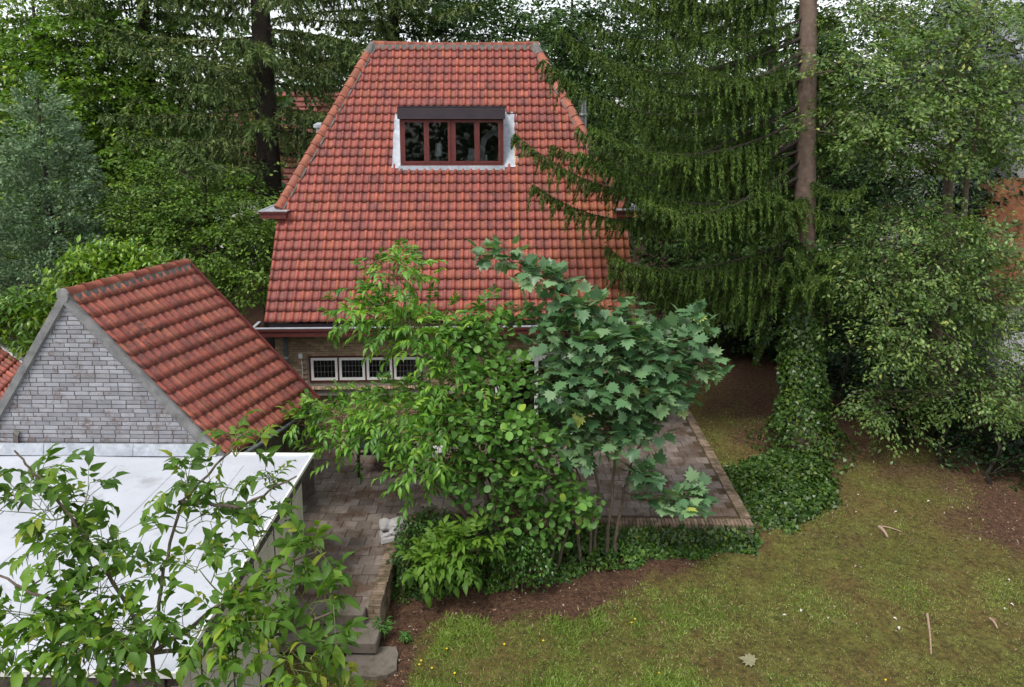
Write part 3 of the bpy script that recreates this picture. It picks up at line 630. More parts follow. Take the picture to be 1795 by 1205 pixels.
# the attic room behind the panes
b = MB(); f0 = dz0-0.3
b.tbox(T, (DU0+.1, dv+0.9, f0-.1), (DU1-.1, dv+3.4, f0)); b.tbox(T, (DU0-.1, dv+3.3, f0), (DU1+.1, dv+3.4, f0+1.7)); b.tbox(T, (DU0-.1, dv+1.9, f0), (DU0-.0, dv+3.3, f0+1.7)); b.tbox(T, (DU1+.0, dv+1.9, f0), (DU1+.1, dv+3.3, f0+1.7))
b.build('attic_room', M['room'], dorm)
b = MB(); q0 = on_v(841, 252, dv+1.2); q1 = on_v(866, 225, dv+1.2); q2 = on_v(884, 246, dv+1.2)
b.prism([T(q0[0]-.02, dv+1.2, q0[1]-.25), T(q0[0]+.12, dv+1.2, q0[1]-.2), T(q0[0]+.2, dv+1.2, q0[1]+.1), T(q1[0], dv+1.2, q1[1]-.18), T(q2[0], dv+1.2, q2[1]-.1), T(q2[0], dv+1.2, q2[1]+.1), T(q1[0], dv+1.2, q1[1]+.06), T(q0[0]+.05, dv+1.2, q0[1]+.15)],
        [T(q0[0]-.02, dv+1.3, q0[1]-.25), T(q0[0]+.12, dv+1.3, q0[1]-.2), T(q0[0]+.2, dv+1.3, q0[1]+.1), T(q1[0], dv+1.3, q1[1]-.18), T(q2[0], dv+1.3, q2[1]-.1), T(q2[0], dv+1.3, q2[1]+.1), T(q1[0], dv+1.3, q1[1]+.06), T(q0[0]+.05, dv+1.3, q0[1]+.15)])
b.build('white_beam', M['pale'], dorm)
lam = empty('table_lamp', T(on_v(769, 270, dv+.4)[0], dv+.4, dz0+.1), 'table lamp with pale square shade behind the dormer panes', 'lamp')
lu, lz = on_v(769, 263, dv+.4)
b = MB(); b.tube([T(lu, dv+.4, lz-.17), T(lu, dv+.4, lz+.17)], [.095, .085], 12); b.build('lamp_shade', M['pale'], lam)
b = MB(); b.tube([T(lu, dv+.4, lz-.42), T(lu, dv+.4, lz-.40), T(lu, dv+.4, lz-.39), T(lu, dv+.4, lz-.15)], [.08, .08, .015, .015], 10); b.build('lamp_foot', M['black'], lam)
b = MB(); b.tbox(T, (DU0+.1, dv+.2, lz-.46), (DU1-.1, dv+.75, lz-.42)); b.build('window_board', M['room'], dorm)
for k, (x, y, w, h) in enumerate(((830, 262, .28, .10), (836, 268, .2, .12), (822, 274, .07, .09), (852, 274, .06, .1), (843, 258, .22, .04))):
    q = on_v(x, y, dv+.5); o_ = MB(); zz = lz-.415
    o_.tbox(T, (q[0]-w/2, dv+.42+k*.02, zz), (q[0]+w/2, dv+.6+k*.03, max(zz+h, q[1]+h*.3))); nm = ('folded_linen', 'small_box')[1 if w < .1 else 0]
    tag(o_.build(nm, M['linen'] if w > .1 else M['pale'], bevel=0.012), ('pale folded linen heaped widest behind the third dormer pane', 'pale bundle piled beside the heap behind the dormer panes', 'small pale box at the foot of the third dormer pane', 'small pale box at the foot of the fourth dormer pane', 'thin pale cloth on top of the linen heap in dormer')[k], ('linen', 'bundle', 'box', 'box', 'cloth')[k])
# flue and vent
fu = on_v(1021, 190, 6.0); b = MB(); b.lathe([(.15, 0), (.15, 1.5), (.19, 1.52), (.19, 1.56), (.13, 1.58), (.13, 2.05), (.16, 2.08), (.02, 2.12)], T(fu[0], 6.0, fu[1]-1.75), 14); flue = b.build('flue', M['steel'], house, smooth=False)
vu = on_v(560, 222, 3.9); b = MB(); b.lathe([(.10, 0), (.10, .7), (.17, .72), (.17, .8), (.05, .86)], T(vu[0], 3.9, vu[1]-.75), 12); b.build('roof_vent', M['zinc'], house)
# ------------------------------------------------------------------ flat roofed shed
SY0, SY1, SZ = 7.05, 12.3, 2.2
shed = empty('flat_roof_shed', (-6.5, 9.7, -0.5), 'low shed with white membrane flat roof and cement panel wall', 'shed')
b = MB(); b.box((-11, SY0+.15, -0.7), (SX-0.03, SY1-.05, SZ-0.16)); b.build('wall', M['joint'], shed)
pw, ph = 0.30, 0.52
pmesh, _, _ = slab_mesh('wall_panel', ph-0.012, pw-0.012, 0.03, 0.004); pmesh.materials.append(M['panel'])
ycur = SY1-.17; 
while ycur > SY0+.2:
    for k in range(5): place('wall_panel', pmesh, (SX+0.0, ycur, -0.22+ph*(k-0.0)-0.02), (0, math.pi/2, 0), shed)
    ycur -= pw
for yy in np.arange(SY1-0.65, SY0, -0.9):
    b = MB(); b.box((SX+.002, yy-.009, -0.45), (SX+.012, yy+.009, SZ-.17)); b.build('cover_strip', M['rot'], shed)
b = MB(); n = 26
gxs = np.linspace(-11, -3.74, 30); gys = np.linspace(SY0, SY1, 26); V = []; F = []
for yy in gys:
    for xx in gxs: V.append((xx, yy, SZ-0.02+0.012*math.sin(xx*2.1+yy)*math.sin(yy*1.7)+(0.02 if xx > -3.95 else 0)))
for i in range(len(gys)-1):
    for j in range(len(gxs)-1): k = i*len(gxs)+j; F.append((k, k+1, k+1+len(gxs), k+len(gxs)))
b.add(V, F); rf = b.build('roof_membrane', M['membrane'], shed, smooth=True)
for xx in (-9.3, -8.2, -7.1, -6.0, -4.9):
    b = MB(); sv = []
    for yy in gys[:-2]:
        for x_ in (xx, xx+.09): sv.append((x_, yy, SZ-0.014+0.012*math.sin(x_*2.1+yy)*math.sin(yy*1.7)))
    b.add(sv, [(2*i, 2*i+1, 2*i+3, 2*i+2) for i in range(len(sv)//2-1)]); b.build('seam', M['membrane'], rf)
b = MB(); b.box((-3.75, SY0-.02, SZ-0.035), (-3.72, SY1+.03, SZ+0.022)); b.box((-11, SY0-.05, SZ-.035), (-3.715, SY0-.0205, SZ+.03)); b.box((-5.25, SY1-.0, SZ-.03), (-3.751, SY1+.03, SZ+.02)); b.build('roof_trim', M['white'], shed)
b = MB(); b.box((-3.85, SY0-.0, SZ-0.17), (-3.73, SY1+.01, SZ-0.036)); b.box((-11, SY0-.03, SZ-.3), (-3.86, SY0+.1, SZ-.036)); b.build('fascia_board', M['rot'], shed)
lx = [-10.4, -8.5, -6.9, -5.42]
for k in range(3):
    b = MB(); b.prism([(lx[k], SY1-.03, SZ-.01), (lx[k]+.001, SY1-.10, SZ+.0), (lx[k], SY1-.055, SZ+.2), (lx[k], SY1-.035, SZ+.2)], [(lx[k+1]-.01, SY1-.03, SZ-.01), (lx[k+1]-.01, SY1-.10, SZ+.0), (lx[k+1]-.01, SY1-.055, SZ+.2), (lx[k+1]-.01, SY1-.035, SZ+.2)]); b.build('wall_flashing', M['lead'], shed)

# ------------------------------------------------------------------ garage with grey painted gable
GY = 12.3
P0 = at_y(112, 512, GY); GL = np.array([0.86, 2.75, 0.0])
E0 = at_y(398, 802, GY); LW = at_y(0, 708, GY); lw = (LW-P0); lw = lw*(((2.0-P0[2]))/lw[2]); E2 = P0+lw
garage = empty('gable_garage', (-6.6, 13.7, -0.5), 'garage with grey brick gable and weathered red pantile roof', 'garage')
vd = E0-P0                                                    # down the right verge
b = MB(); ins = 0.06
g0 = [(E2[0]+.1, -0.6), (E0[0]-.15, -0.6), (E0[0]-.12, E0[2]-.02), (P0[0], P0[2]-.10), (E2[0]+.12, E2[2]-.02)]
b.prism([(x, GY+.02, z) for x, z in g0], [(x+GL[0], GY+.02+GL[1]-.06, z) for x, z in g0]); gw = b.build('wall', M['grey_joint'], garage)
bricks = []; bl, bh, j = 0.245, 0.066, 0.014
r = random.Random(2); z = SZ+0.12; k = 0
bm_, _, _ = slab_mesh('brick', bl, bh, 0.05, 0.005); bm_.materials.append(M['brick_grey'])
hm_, _, _ = slab_mesh('half_brick', bl*.48, bh, 0.05, 0.005); hm_.materials.append(M['brick_grey'])
edge = MB()
while z < P0[2]-0.2:
    zc = z+bh/2
    xl = E2[0]+(P0[0]-E2[0])*(zc-E2[2])/(P0[2]-E2[2])+.10; xr = P0[0]+(E0[0]-P0[0])*(P0[2]-zc)/(P0[2]-E0[2])-.12
    x = -11.0 - (0.5*(bl+j) if k % 2 else 0) + r.uniform(-.03, .03)
    while x < xr:
        short = r.random() < 0.10; w_ = bl*.48 if short else bl
        a, c = x, x+w_
        if c > xl and a > -9.75:
            if a >= xl and c <= xr: place('brick', hm_ if short else bm_, ((a+c)/2, GY+.012+r.uniform(-.004, .004), zc+r.uniform(-.003, .003)), (math.pi/2, r.gauss(0, .01), 0), gw)
            elif min(c, xr)-max(a, xl) > 0.03: edge.box((max(a, xl), GY+.010, z), (min(c, xr), GY+.06, z+bh), r.random())
        x += w_+j
    z += bh+j; k += 1
edge.build('cut_bricks', M['brick_grey'], gw, 'stuff')
# cement verge bands
def band(A, Bp, wd, y0, y1, name, mat_):
    d = unit(Bp-A); nrm = np.array([-d[2], 0, d[0]]); nrm = nrm if nrm[2] < 0 else -nrm
    q = [A, Bp, Bp+nrm*wd, A+nrm*wd]; bb = MB(); bb.prism([(p[0], y0, p[2]) for p in q], [(p[0], y1, p[2]) for p in q]); return bb.build(name, mat_, garage)
dz = np.array([0, 0, 0.02])
band(P0+dz, E0+dz*.2, 0.15, GY-.05, GY+.03, 'verge_band', M['cement']); band(P0+dz*1.01, E2, 0.13, GY-.052, GY+.03, 'verge_band', M['cement'])
band(P0+np.array([0, 0, -.17]), E0+np.array([-.12, 0, -.08]), 0.05, GY-.018, GY+.03, 'verge_moulding', M['cement']); band(P0+np.array([0, 0, -.16]), E2+np.array([.08, 0, -.06]), 0.05, GY-.02, GY+.03, 'verge_moulding', M['cement'])
# roof planes and tiles
gex = unit(GL); ges = unit(-vd); gen = unit(np.cross(gex, ges)); gen = gen if gen[2] > 0 else -gen
lws = unit(-lw); len_ = unit(np.cross(gex, lws)); len_ = len_ if len_[2] > 0 else -len_
b = MB(); o_ = -gen*.05; b.add([P0+o_, P0+GL+o_, E0+GL+o_, E0+o_, P0-len_*.05, P0+GL-len_*.05, E2+GL-len_*.05, E2-len_*.05], [(0,1,2,3), (4,7,6,5)]); groof = b.build('roof', M['mortar'], garage)
nc, nr = 17, 13; gw_ = np.linalg.norm(GL)/nc; gg = np.linalg.norm(vd)/nr
tv2, tf2 = tile_arrays(gex, ges, gen, gw_, gg, 0.035); gt = mesh_of('roof_tile', tv2, tf2[:, ::-1], M['tile_garage'])
for i in range(nr):
    for jx in range(nc): place('roof_tile', gt, E0+ges*(i*gg-.02)+gex*(jx*gw_+.02)+gen*r.uniform(-.004, .004), (0, 0, r.gauss(0, .004)), groof)
nr2 = int(np.linalg.norm(lw)/gg)+1
tv3, tf3 = tile_arrays(-gex, lws, len_, gw_, gg, 0.035); lt = mesh_of('roof_tile', tv3, tf3[:, ::-1], M['tile_garage'])
for i in range(nr2-1):
    for jx in range(3): place('roof_tile', lt, P0-lws*((i+1)*gg)+gex*((jx+1)*gw_+.02), (0, 0, 0), groof)
b = MB(); b.add([P0+lws*-.1+gex*.6+len_*.02, P0+lws*-.1+GL+len_*.02, E2+GL+len_*.02, E2+gex*.6+len_*.02], [(0,3,2,1)]); b.build('rear_slope', M['tile_garage'], groof)
rm2 = barrel('ridge_tile', gex, unit(np.cross(gex, UP)), UP, 0.36, 0.27, M['ridge'], 0.12)
for k in range(8): place('ridge_tile', rm2, P0+gex*(k*0.362-0.0)+UP*(-0.045), (0, r.gauss(0, .015), 0), groof)
b = MB(); sd = unit(np.cross(gex, UP)); b.prism([P0+sd*.17-UP*.2, P0-sd*.13-UP*.2, P0-sd*.1+UP*.0, P0+sd*.1+UP*.0], [P0+GL+sd*.17-UP*.2, P0+GL-sd*.13-UP*.2, P0+GL-sd*.1, P0+GL+sd*.1]); b.build('mortar_bed', M['mortar'], groof)
b = MB(); b.tube([P0+gex*-.04-UP*.06, P0+gex*.02-UP*.06], [.13, .13], 10); b.build('ridge_end', M['cement'], garage)
b = MB(); q = E0+GL*0.05+np.array([.06, 0, -.10]); b.tube([q, q+GL*.95], .04, 8); b.build('gutter', M['pipe'], garage, smooth=True)
b = MB(); q = E0+GL; b.prism([q+ges*.0+gex*.0+gen*-.05, q+gex*.05+gen*-.05, q+gex*.05+gen*.06, q+gen*.06], [P0+GL+gen*-.05, P0+GL+gex*.05+gen*-.05, P0+GL+gex*.05+gen*.06, P0+GL+gen*.06]); b.build('verge_board', M['maroon_worn'], garage)
# brick side wall between garage and house, with a pale weathered cap
wA = T(-3.97, 0.33, 0); wq = at_z(512, 674, 1.95)
sw = empty('brick_yard_wall', ((wA+wq)/2), 'short brown brick yard wall joining the house beside the leaded windows', 'wall')
dirw = unit((wq-wA)*np.array([1, 1, 0])); Lw = np.linalg.norm((wq-wA)[:2]); nw_ = np.array([dirw[1], -dirw[0], 0])
TW2 = lambda u, v, z: wA*np.array([1, 1, 0])+dirw*u+nw_*v+UP*z
b = MB(); b.tbox(TW2, (0.02, -.09, 0), (Lw, .09, 1.93)); b.build('core', M['brick_joint'], sw)
b = MB(); brick_course(b, lambda u, v, z: TW2(u, -v, z), 0.02, Lw, 0.0, 1.93, 0.02, 0.205, 0.052, 0.012, face=-.10, seed=8); brick_course(b, TW2, 0.02, Lw, 0.0, 1.93, 0.02, 0.205, 0.052, 0.012, face=-.10, seed=9); b.build('brickwork', M['brick_house'], sw, 'stuff')
b = MB(); b.tbox(TW2, (0.01, -.13, 1.935), (Lw+.03, .13, 1.975)); b.build('wall_cap', M['rot'], sw)
# neighbour's tiled roof with pale verge board
nz = 3.0; n0 = at_z(38, 636, nz); nb = empty('neighbour_garage', (n0[0]-1.5, n0[1]+.5, -0.5), 'neighbouring low building with red tiled roof and pale verge board', 'building')
na = at_z(-60, 566, nz+0.62); ndn = unit(n0-na); nal = np.array([0.30, -0.954, 0.0])
nn2 = unit(np.cross(ndn, nal)); nn2 = nn2 if nn2[2] > 0 else -nn2
b = MB(); Ln = np.linalg.norm(n0-na); q = [na+ndn*-1.5, n0+ndn*1.2, n0+ndn*1.2+nal*2.2, na+ndn*-1.5+nal*2.2]; b.prism([p-nn2*.12 for p in q], [p-nn2*.05 for p in q]); nrf = b.build('roof', M['mortar'], nb)
b = MB(); q = [p-nn2*.13 for p in q]; b.prism([(p[0], p[1], -.6) for p in q], q); b.build('wall', M['grey_joint'], nb)
tv4, tf4 = tile_arrays(nal, -ndn, nn2, .2, .3, .035); nt_ = mesh_of('roof_tile', tv4, tf4 if np.dot(np.cross(nal, -ndn), nn2) < 0 else tf4[:, ::-1], M['tile_garage'])
for i in range(14):
    for jx in range(9): place('roof_tile', nt_, n0+ndn*(1.1-.3*i)+nal*(.12+.2*jx), (0, 0, 0), nrf)
b = MB(); b.prism([na-ndn*1.5-nal*.04-nn2*.1, na-ndn*1.5+nal*.12-nn2*.1, na-ndn*1.5+nal*.12+nn2*.09, na-ndn*1.5-nal*.04+nn2*.09], [n0+ndn*1.2-nal*.04-nn2*.1, n0+ndn*1.2+nal*.12-nn2*.1, n0+ndn*1.2+nal*.12+nn2*.09, n0+ndn*1.2-nal*.04+nn2*.09]); b.build('verge_board', M['white'], nb)

# ------------------------------------------------------------------ terrace furniture, statue
tp = at_z(627, 838, 0); tb = empty('garden_table', (tp[0]+.35, tp[1]+.5, 0), 'black metal garden table on the terrace behind the ash leaves', 'table')
b = MB(); b.box((tp[0]-.05, tp[1]-.05, .70), (tp[0]+.85, tp[1]+1.25, .74)); b.build('table_top', M['black'], tb)
for dx, dy in ((0, 0), (.75, 0), (0, 1.15), (.75, 1.15)):
    b = MB(); b.box((tp[0]+dx, tp[1]+dy, 0), (tp[0]+dx+.055, tp[1]+dy+.055, .699)); b.build('leg', M['black'], tb)
b = MB(); b.box((tp[0]+.056, tp[1]+.01, .55), (tp[0]+.749, tp[1]+.04, .6)); b.box((tp[0]+.01, tp[1]+.056, .55), (tp[0]+.04, tp[1]+1.149, .6)); b.build('rail', M['black'], tb)
q = at_z(768, 800, 0.25); bk = empty('storage_tub', (q[0], q[1], 0), 'orange and white plastic tub standing behind the ash leaves', 'tub')
b = MB(); b.lathe([(.15, 0.006), (.18, .27)], (q[0], q[1], 0), 16); b.build('tub_body', M['orange'], bk)
b = MB(); b.lathe([(.185, .271), (.20, .42), (.205, .43)], (q[0], q[1], 0), 16); b.build('upper_band', M['white'], bk)
q = at_z(799, 815, 0.1); pp = empty('potted_flower', (q[0], q[1], 0), 'potted plant with orange red blossoms among the ash leaves', 'potted plant')
b = MB(); b.lathe([(.11, .005), (.16, .25), (.17, .25), (.17, .29)], (q[0], q[1], 0), 14); b.build('pot', M['terracotta'], pp)
b = MB()
for k in range(9): a_ = k*2.4; b.tube([(q[0], q[1], .28), (q[0]+.1*math.cos(a_), q[1]+.1*math.sin(a_), .5), (q[0]+.16*math.cos(a_), q[1]+.16*math.sin(a_), .62+.05*(k % 3))], .006, 4)
b.build('stalks', M['greentwig'], pp)
for k in range(9):
    a_ = k*2.4; c = (q[0]+.16*math.cos(a_), q[1]+.16*math.sin(a_), .64+.05*(k % 3)); b = MB()
    for w_ in range(6):
        t_ = w_*math.pi/3; d_ = np.array([math.cos(t_), math.sin(t_), .35]); s_ = np.array([-math.sin(t_), math.cos(t_), 0]); c_ = np.array(c); b.add([c_, c_+d_*.05+s_*.025, c_+d_*.085, c_+d_*.05-s_*.025], [(0,1,2,3)])
    b.build('blossom', M['orange'], pp)
# stone figure: rounded cherub asleep on a sloping plinth
sp = at_z(690, 945, 0.0)+np.array([-.02, .1, 0])
st = empty('stone_figure', (sp[0], sp[1], 0), 'grey cast stone figure curled up on the terrace edge', 'statue')
def blob(name, parts, voxel, mat_, parent):
    bm = bmesh.new()
    for (c, rad, rot) in parts:
        mtx = Matrix.Translation(c) @ Matrix.Rotation(rot, 4, 'Z') @ Matrix.Diagonal((*rad, 1)); bmesh.ops.create_icosphere(bm, subdivisions=3, radius=1, matrix=mtx)
    me = bpy.data.meshes.new(name); bm.to_mesh(me); bm.free()
    o = bpy.data.objects.new(name, me); COL.objects.link(o)
    md = o.modifiers.new('r', 'REMESH'); md.mode = 'VOXEL'; md.voxel_size = voxel
    s = o.modifiers.new('s', 'SMOOTH'); s.factor = 0.5; s.iterations = 3
    dg = bpy.context.evaluated_depsgraph_get(); me2 = bpy.data.meshes.new_from_object(o.evaluated_get(dg)); bpy.data.objects.remove(o)
    me2.polygons.foreach_set('use_smooth', np.ones(len(me2.polygons), dtype=bool)); me2.materials.clear(); return link(name, me2, mat_, parent)
X, Y_ = sp[0], sp[1]
blob('figure', [((X-.17, Y_+.03, .23), (.12, .12, .13), 0), ((X-.25, Y_+.06, .29), (.04, .04, .04), 0), ((X-.09, Y_-.0, .30), (.04, .04, .04), 0), ((X-.19, Y_-.06, .20), (.06, .05, .05), 0), ((X+.02, Y_+.05, .20), (.16, .15, .14), .3), ((X+.13, Y_+.05, .22), (.15, .15, .17), .2), ((X+.09, Y_-.09, .15), (.12, .08, .10), .5), ((X-.06, Y_-.14, .12), (.14, .05, .05), .6), ((X-.16, Y_-.18, .10), (.07, .05, .045), .4), ((X+.2, Y_-.05, .12), (.09, .08, .08), 0)], .016, M['stone'], st)
b = MB(); c_, s_ = math.cos(.45), math.sin(.45)
def rt2(x, y): return X+.0+x*c_-y*s_, Y_-.02+x*s_+y*c_
lo = [(-.30, -.20), (.28, -.22), (.32, .17), (-.24, .22)]; hi_ = [(-.27, -.17), (.25, -.19), (.29, .14), (-.21, .19)]
b.prism([(*rt2(*p), .005) for p in lo], [(*rt2(*p), .10) for p in hi_]); b.build('plinth', M['stone'], st, bevel=.015)

# ------------------------------------------------------------------ houses beyond the trees
fh = empty('far_red_house', (-12.0, 42, 0), 'distant house with red tiled roof glimpsed behind the tall fir', 'house')
b = MB(); b.box((-17, 40, -.5), (-9.3, 48, 4.6)); b.build('wall', M['white'], fh)
b = MB(); b.prism([(-17.4, 39.6, 4.5), (-17.4, 48.4, 4.5), (-17.4, 44, 9.6)], [(-9.0, 39.6, 4.5), (-9.0, 48.4, 4.5), (-9.0, 44, 9.6)]); b.build('roof', M['tile'], fh)
b = MB(); k = 0
for i in range(17):
    s_ = i/17; yy = 39.6+4.4*s_; zz = 4.5+5.1*s_
    b.box((-17.4, yy-.05, zz+.03), (-9.0, yy+.02, zz+.09), (i*.37) % 1)
b.build('tile_courses', M['tile'], fh, 'stuff')
for x in (-15.5, -12.9, -10.7):
    b = MB(); b.box((x-.5, 39.93, 1.2), (x+.5, 39.99, 2.7)); wz = b.build('window', M['white'], fh); b = MB(); b.box((x-.42, 39.9, 1.28), (x+.42, 39.925, 2.62)); b.build('pane', M['glass'], wz)
M['orange_tile'] = tile_mat('orange_hung_tile', [(0, (0.27, 0.11, 0.03)), (1, (0.40, 0.17, 0.05))], dark=0.5)
RX = at_y(1772, 350, 23.0)[0]
rh = empty('side_neighbour_house', (RX+4, 25, 0), 'pale rendered neighbour house with orange tiled lower roof behind the birch', 'house')
b = MB(); b.box((RX+.9, 23.6, -.4), (RX+9, 33, 9.5)); b.box((RX+.2, 23.0, -.4), (RX+9, 23.59, 2.4)); b.build('wall', M['white'], rh)
b = MB(); b.prism([(RX-.6, 22.6, 2.4), (RX-.6, 23.8, 6.2), (RX-.6, 23.9, 2.4)], [(RX+9, 22.6, 2.4), (RX+9, 23.8, 6.2), (RX+9, 23.9, 2.4)]); lr = b.build('lower_roof', M['mortar'], rh)
b = MB()
for i in range(20):
    s_ = i/20; yy = 22.6+1.2*s_; zz = 2.4+3.8*s_
    for jx in range(30): x0 = RX-.62+.31*jx+(.15 if i % 2 else 0); b.box((x0, yy-.07, zz), (x0+.30, yy+.03, zz+.215), ((i*31+jx)*.617) % 1)
b.build('hung_tiles', M['orange_tile'], lr, 'stuff')
b = MB(); b.prism([(RX+.5, 23.2, 9.4), (RX+.5, 33.4, 9.4), (RX+.5, 28.3, 13)], [(RX+9.4, 23.2, 9.4), (RX+9.4, 33.4, 9.4), (RX+9.4, 28.3, 13)]); b.build('roof', M['zinc'], rh)
# ------------------------------------------------------------------ foliage tools
def nrm(a): return a/(np.linalg.norm(a, axis=-1, keepdims=True)+1e-9)
def frames(d, n):
    """leaf axes: y along d, z near n"""
    y = nrm(d); x = nrm(np.cross(y, n)); z = np.cross(x, y); return np.stack([x, y, z], -1)
def lf_full(wd=0.36, curl=0.18, fold=0.12):            # pointed leaf, folded at the midrib, arching
    ys = [0, 0.3, 0.65, 1.0]; mz = [0, 0.06, 0.02, -curl]
    V = [(0, y, z) for y, z in zip(ys, mz)] + [(-wd*.5, .33, .06+fold), (-wd*.42, .64, fold*.7), (wd*.5, .33, .06+fold), (wd*.42, .64, fold*.7)]
    return np.array(V), np.array([(0,1,4),(1,2,5),(1,5,4),(2,3,5),(0,6,1),(1,6,7),(1,7,2),(2,7,3)])
def lf_quad(wd=0.5, fold=0.08):
    return np.array([(0,0,0), (-wd*.5,.5,fold), (0,1,-.05), (wd*.5,.5,fold)]), np.array([(0,3,1),(3,2,1)])
def lf_round(k=7, wd=0.85):
    V = [(0, .5, 0)]; 
    for i in range(k): a = 2*math.pi*i/k-math.pi/2; V.append((wd*.5*math.cos(a), .5+.5*math.sin(a), .07*abs(math.cos(a))-.04*(math.sin(a) > .7)))
    return np.array(V), np.array([(0, i+1, (i+1) % k+1) for i in range(k)])
def lf_maple():
    pts = [(0,0),(.12,.04),(.32,-.06),(.30,.10),(.56,.16),(.40,.30),(.62,.50),(.36,.50),(.40,.70),(.20,.62),(.14,.82),(0,1.0)]
    out = pts+[(-x, y) for x, y in pts[-2:0:-1]]
    V = [(0, .36, .0)]+[(x*.95, y, .05*abs(x)*2-.12*max(0, y-.5)-.10*max(0, abs(x)-.4)*2) for x, y in out]; n = len(out)
    return np.array(V), np.array([(0, i+1, (i+1) % n+1) for i in range(n)])
def lf_ivy():
    return np.array([(0,0,.03),(.5,.18,0),(.27,.5,.02),(0,1,-.03),(-.27,.5,.02),(-.5,.18,0)]), np.array([(0,1,2),(0,2,4),(2,3,4),(0,4,5)])
def lf_needle(wd=0.2): return np.array([(-wd*.5,0,0), (wd*.5,0,0), (0,1,0)]), np.array([(0,1,2)])
def scatter(tpl, pos, Rm, sc, rnd):
    V, F = tpl; n = len(pos)
    W = np.einsum('nij,kj->nki', Rm, V)*np.asarray(sc).reshape(n, 1, 1) + pos[:, None, :]
    FF = (F[None]+(np.arange(n)*len(V))[:, None, None]).reshape(-1, 3)
    return W.reshape(-1, 3), FF, np.repeat(rnd, len(V))
def cloud(name, tpl, pos, Rm, sc, rnd, mat_, parent, own=None, own_name='leaf', kind='stuff'):
    """leaves: the `own` largest in view become objects of their own, the rest one part"""
    pos = np.asarray(pos); n = len(pos); sc = np.broadcast_to(np.asarray(sc, float), (n,)); keep = np.ones(n, bool)
    if own:
        d = pos-CAM; zz = d @ _fw; px = PX+FPX*(d @ _rt)/zz; py = PY-FPX*(d @ _up)/zz
        s = sc/zz*((px > 0) & (px < 1795) & (py > 0) & (py < 1205)); idx = np.argsort(-s)[:own]
        me = np_mesh(own_name, tpl[0], tpl[1], np.zeros(len(tpl[0])), True); me.materials.append(mat_)
        for i in idx:
            o = bpy.data.objects.new(own_name, me); COL.objects.link(o)
            o.matrix_world = Matrix.Translation(pos[i]) @ Matrix(Rm[i].tolist()).to_4x4() @ Matrix.Scale(float(sc[i]), 4); adopt(o, parent)
        keep[idx] = False
    V, F, r_ = scatter(tpl, pos[keep], Rm[keep], sc[keep], np.asarray(rnd)[keep])
    return link(name, np_mesh(name, V, F, r_, True), mat_, parent, kind)
def tubes(b, P, r0, r1, n=5):
    m_ = len(P); b.tube(P, [r0+(r1-r0)*i/(m_-1) for i in range(m_)], n, 0.0, False)
def bez(a, b_, c, n=7): 
    t = np.linspace(0, 1, n)[:, None]; return (1-t)**2*np.asarray(a)+2*t*(1-t)*np.asarray(b_)+t*t*np.asarray(c)
class Acc:
    def __init__(s): s.p = []; s.d = []; s.n = []; s.s = []; s.r = []
    def add(s, p, d, n, sc, r): s.p.append(p); s.d.append(d); s.n.append(n); s.s.append(sc); s.r.append(r)
    def cat(s): return [np.concatenate([np.asarray(x, float).reshape(-1, 3) if k < 3 else np.asarray(x, float).reshape(-1) for x in a]) for k, a in enumerate((s.p, s.d, s.n, s.s, s.r))]
Z3 = np.array([0, 0, 1.0])
def pinnate(acc, rb, p, d, L_, pairs, size, g, base_r):
    """compound leaf: drooping rachis with paired leaflets and an end leaflet"""
    d = nrm(d); side = nrm(np.cross(d, Z3)+1e-6); droop = g.uniform(.08, .5)
    P = bez(p, p+d*L_*.55, p+d*L_*.95-Z3*L_*droop*.55, 2*1+pairs+1)
    if rb is not None: tubes(rb, [P[0], P[len(P)//2], P[-1]], .004, .002, 3)
    for k in range(pairs+1):
        i = 2+k if 2+k < len(P) else len(P)-1
        t = nrm(P[i]-P[i-1]); sd = nrm(np.cross(t, Z3)); nn = np.cross(sd, t)
        if k == pairs:
            acc.add(P[i], nrm(t-Z3*g.uniform(.0, .4)), nn+g.normal(0, .2, 3), size*g.uniform(1.0, 1.25), base_r+g.uniform(-.12, .12)); break
        for s_ in (-1, 1):
            dd = nrm(sd*s_*g.uniform(.7, 1)+t*g.uniform(.4, .8)-Z3*g.uniform(-.05, .5))
            acc.add(P[i], dd, nn+sd*s_*.3+g.normal(0, .22, 3), size*g.uniform(.7, 1.1)*(0.8+.25*k/max(1, pairs)), base_r+g.uniform(-.12, .12))
def lump_ellipsoids(lumps):
    out = []
    for (x, y, Y, rx, ry, *o) in lumps:
        c = at_y(x, y, Y); k = FPX/proj(c)[2]; ex, ez = rx/k, ry/k
        out.append((c, np.array([ex, o[0] if o else (ex+ez)*.5, ez])))
    return out
def ell_dir(g, up=0.0):
    v = g.normal(0, 1, 3); v[2] += up; return v/np.linalg.norm(v)
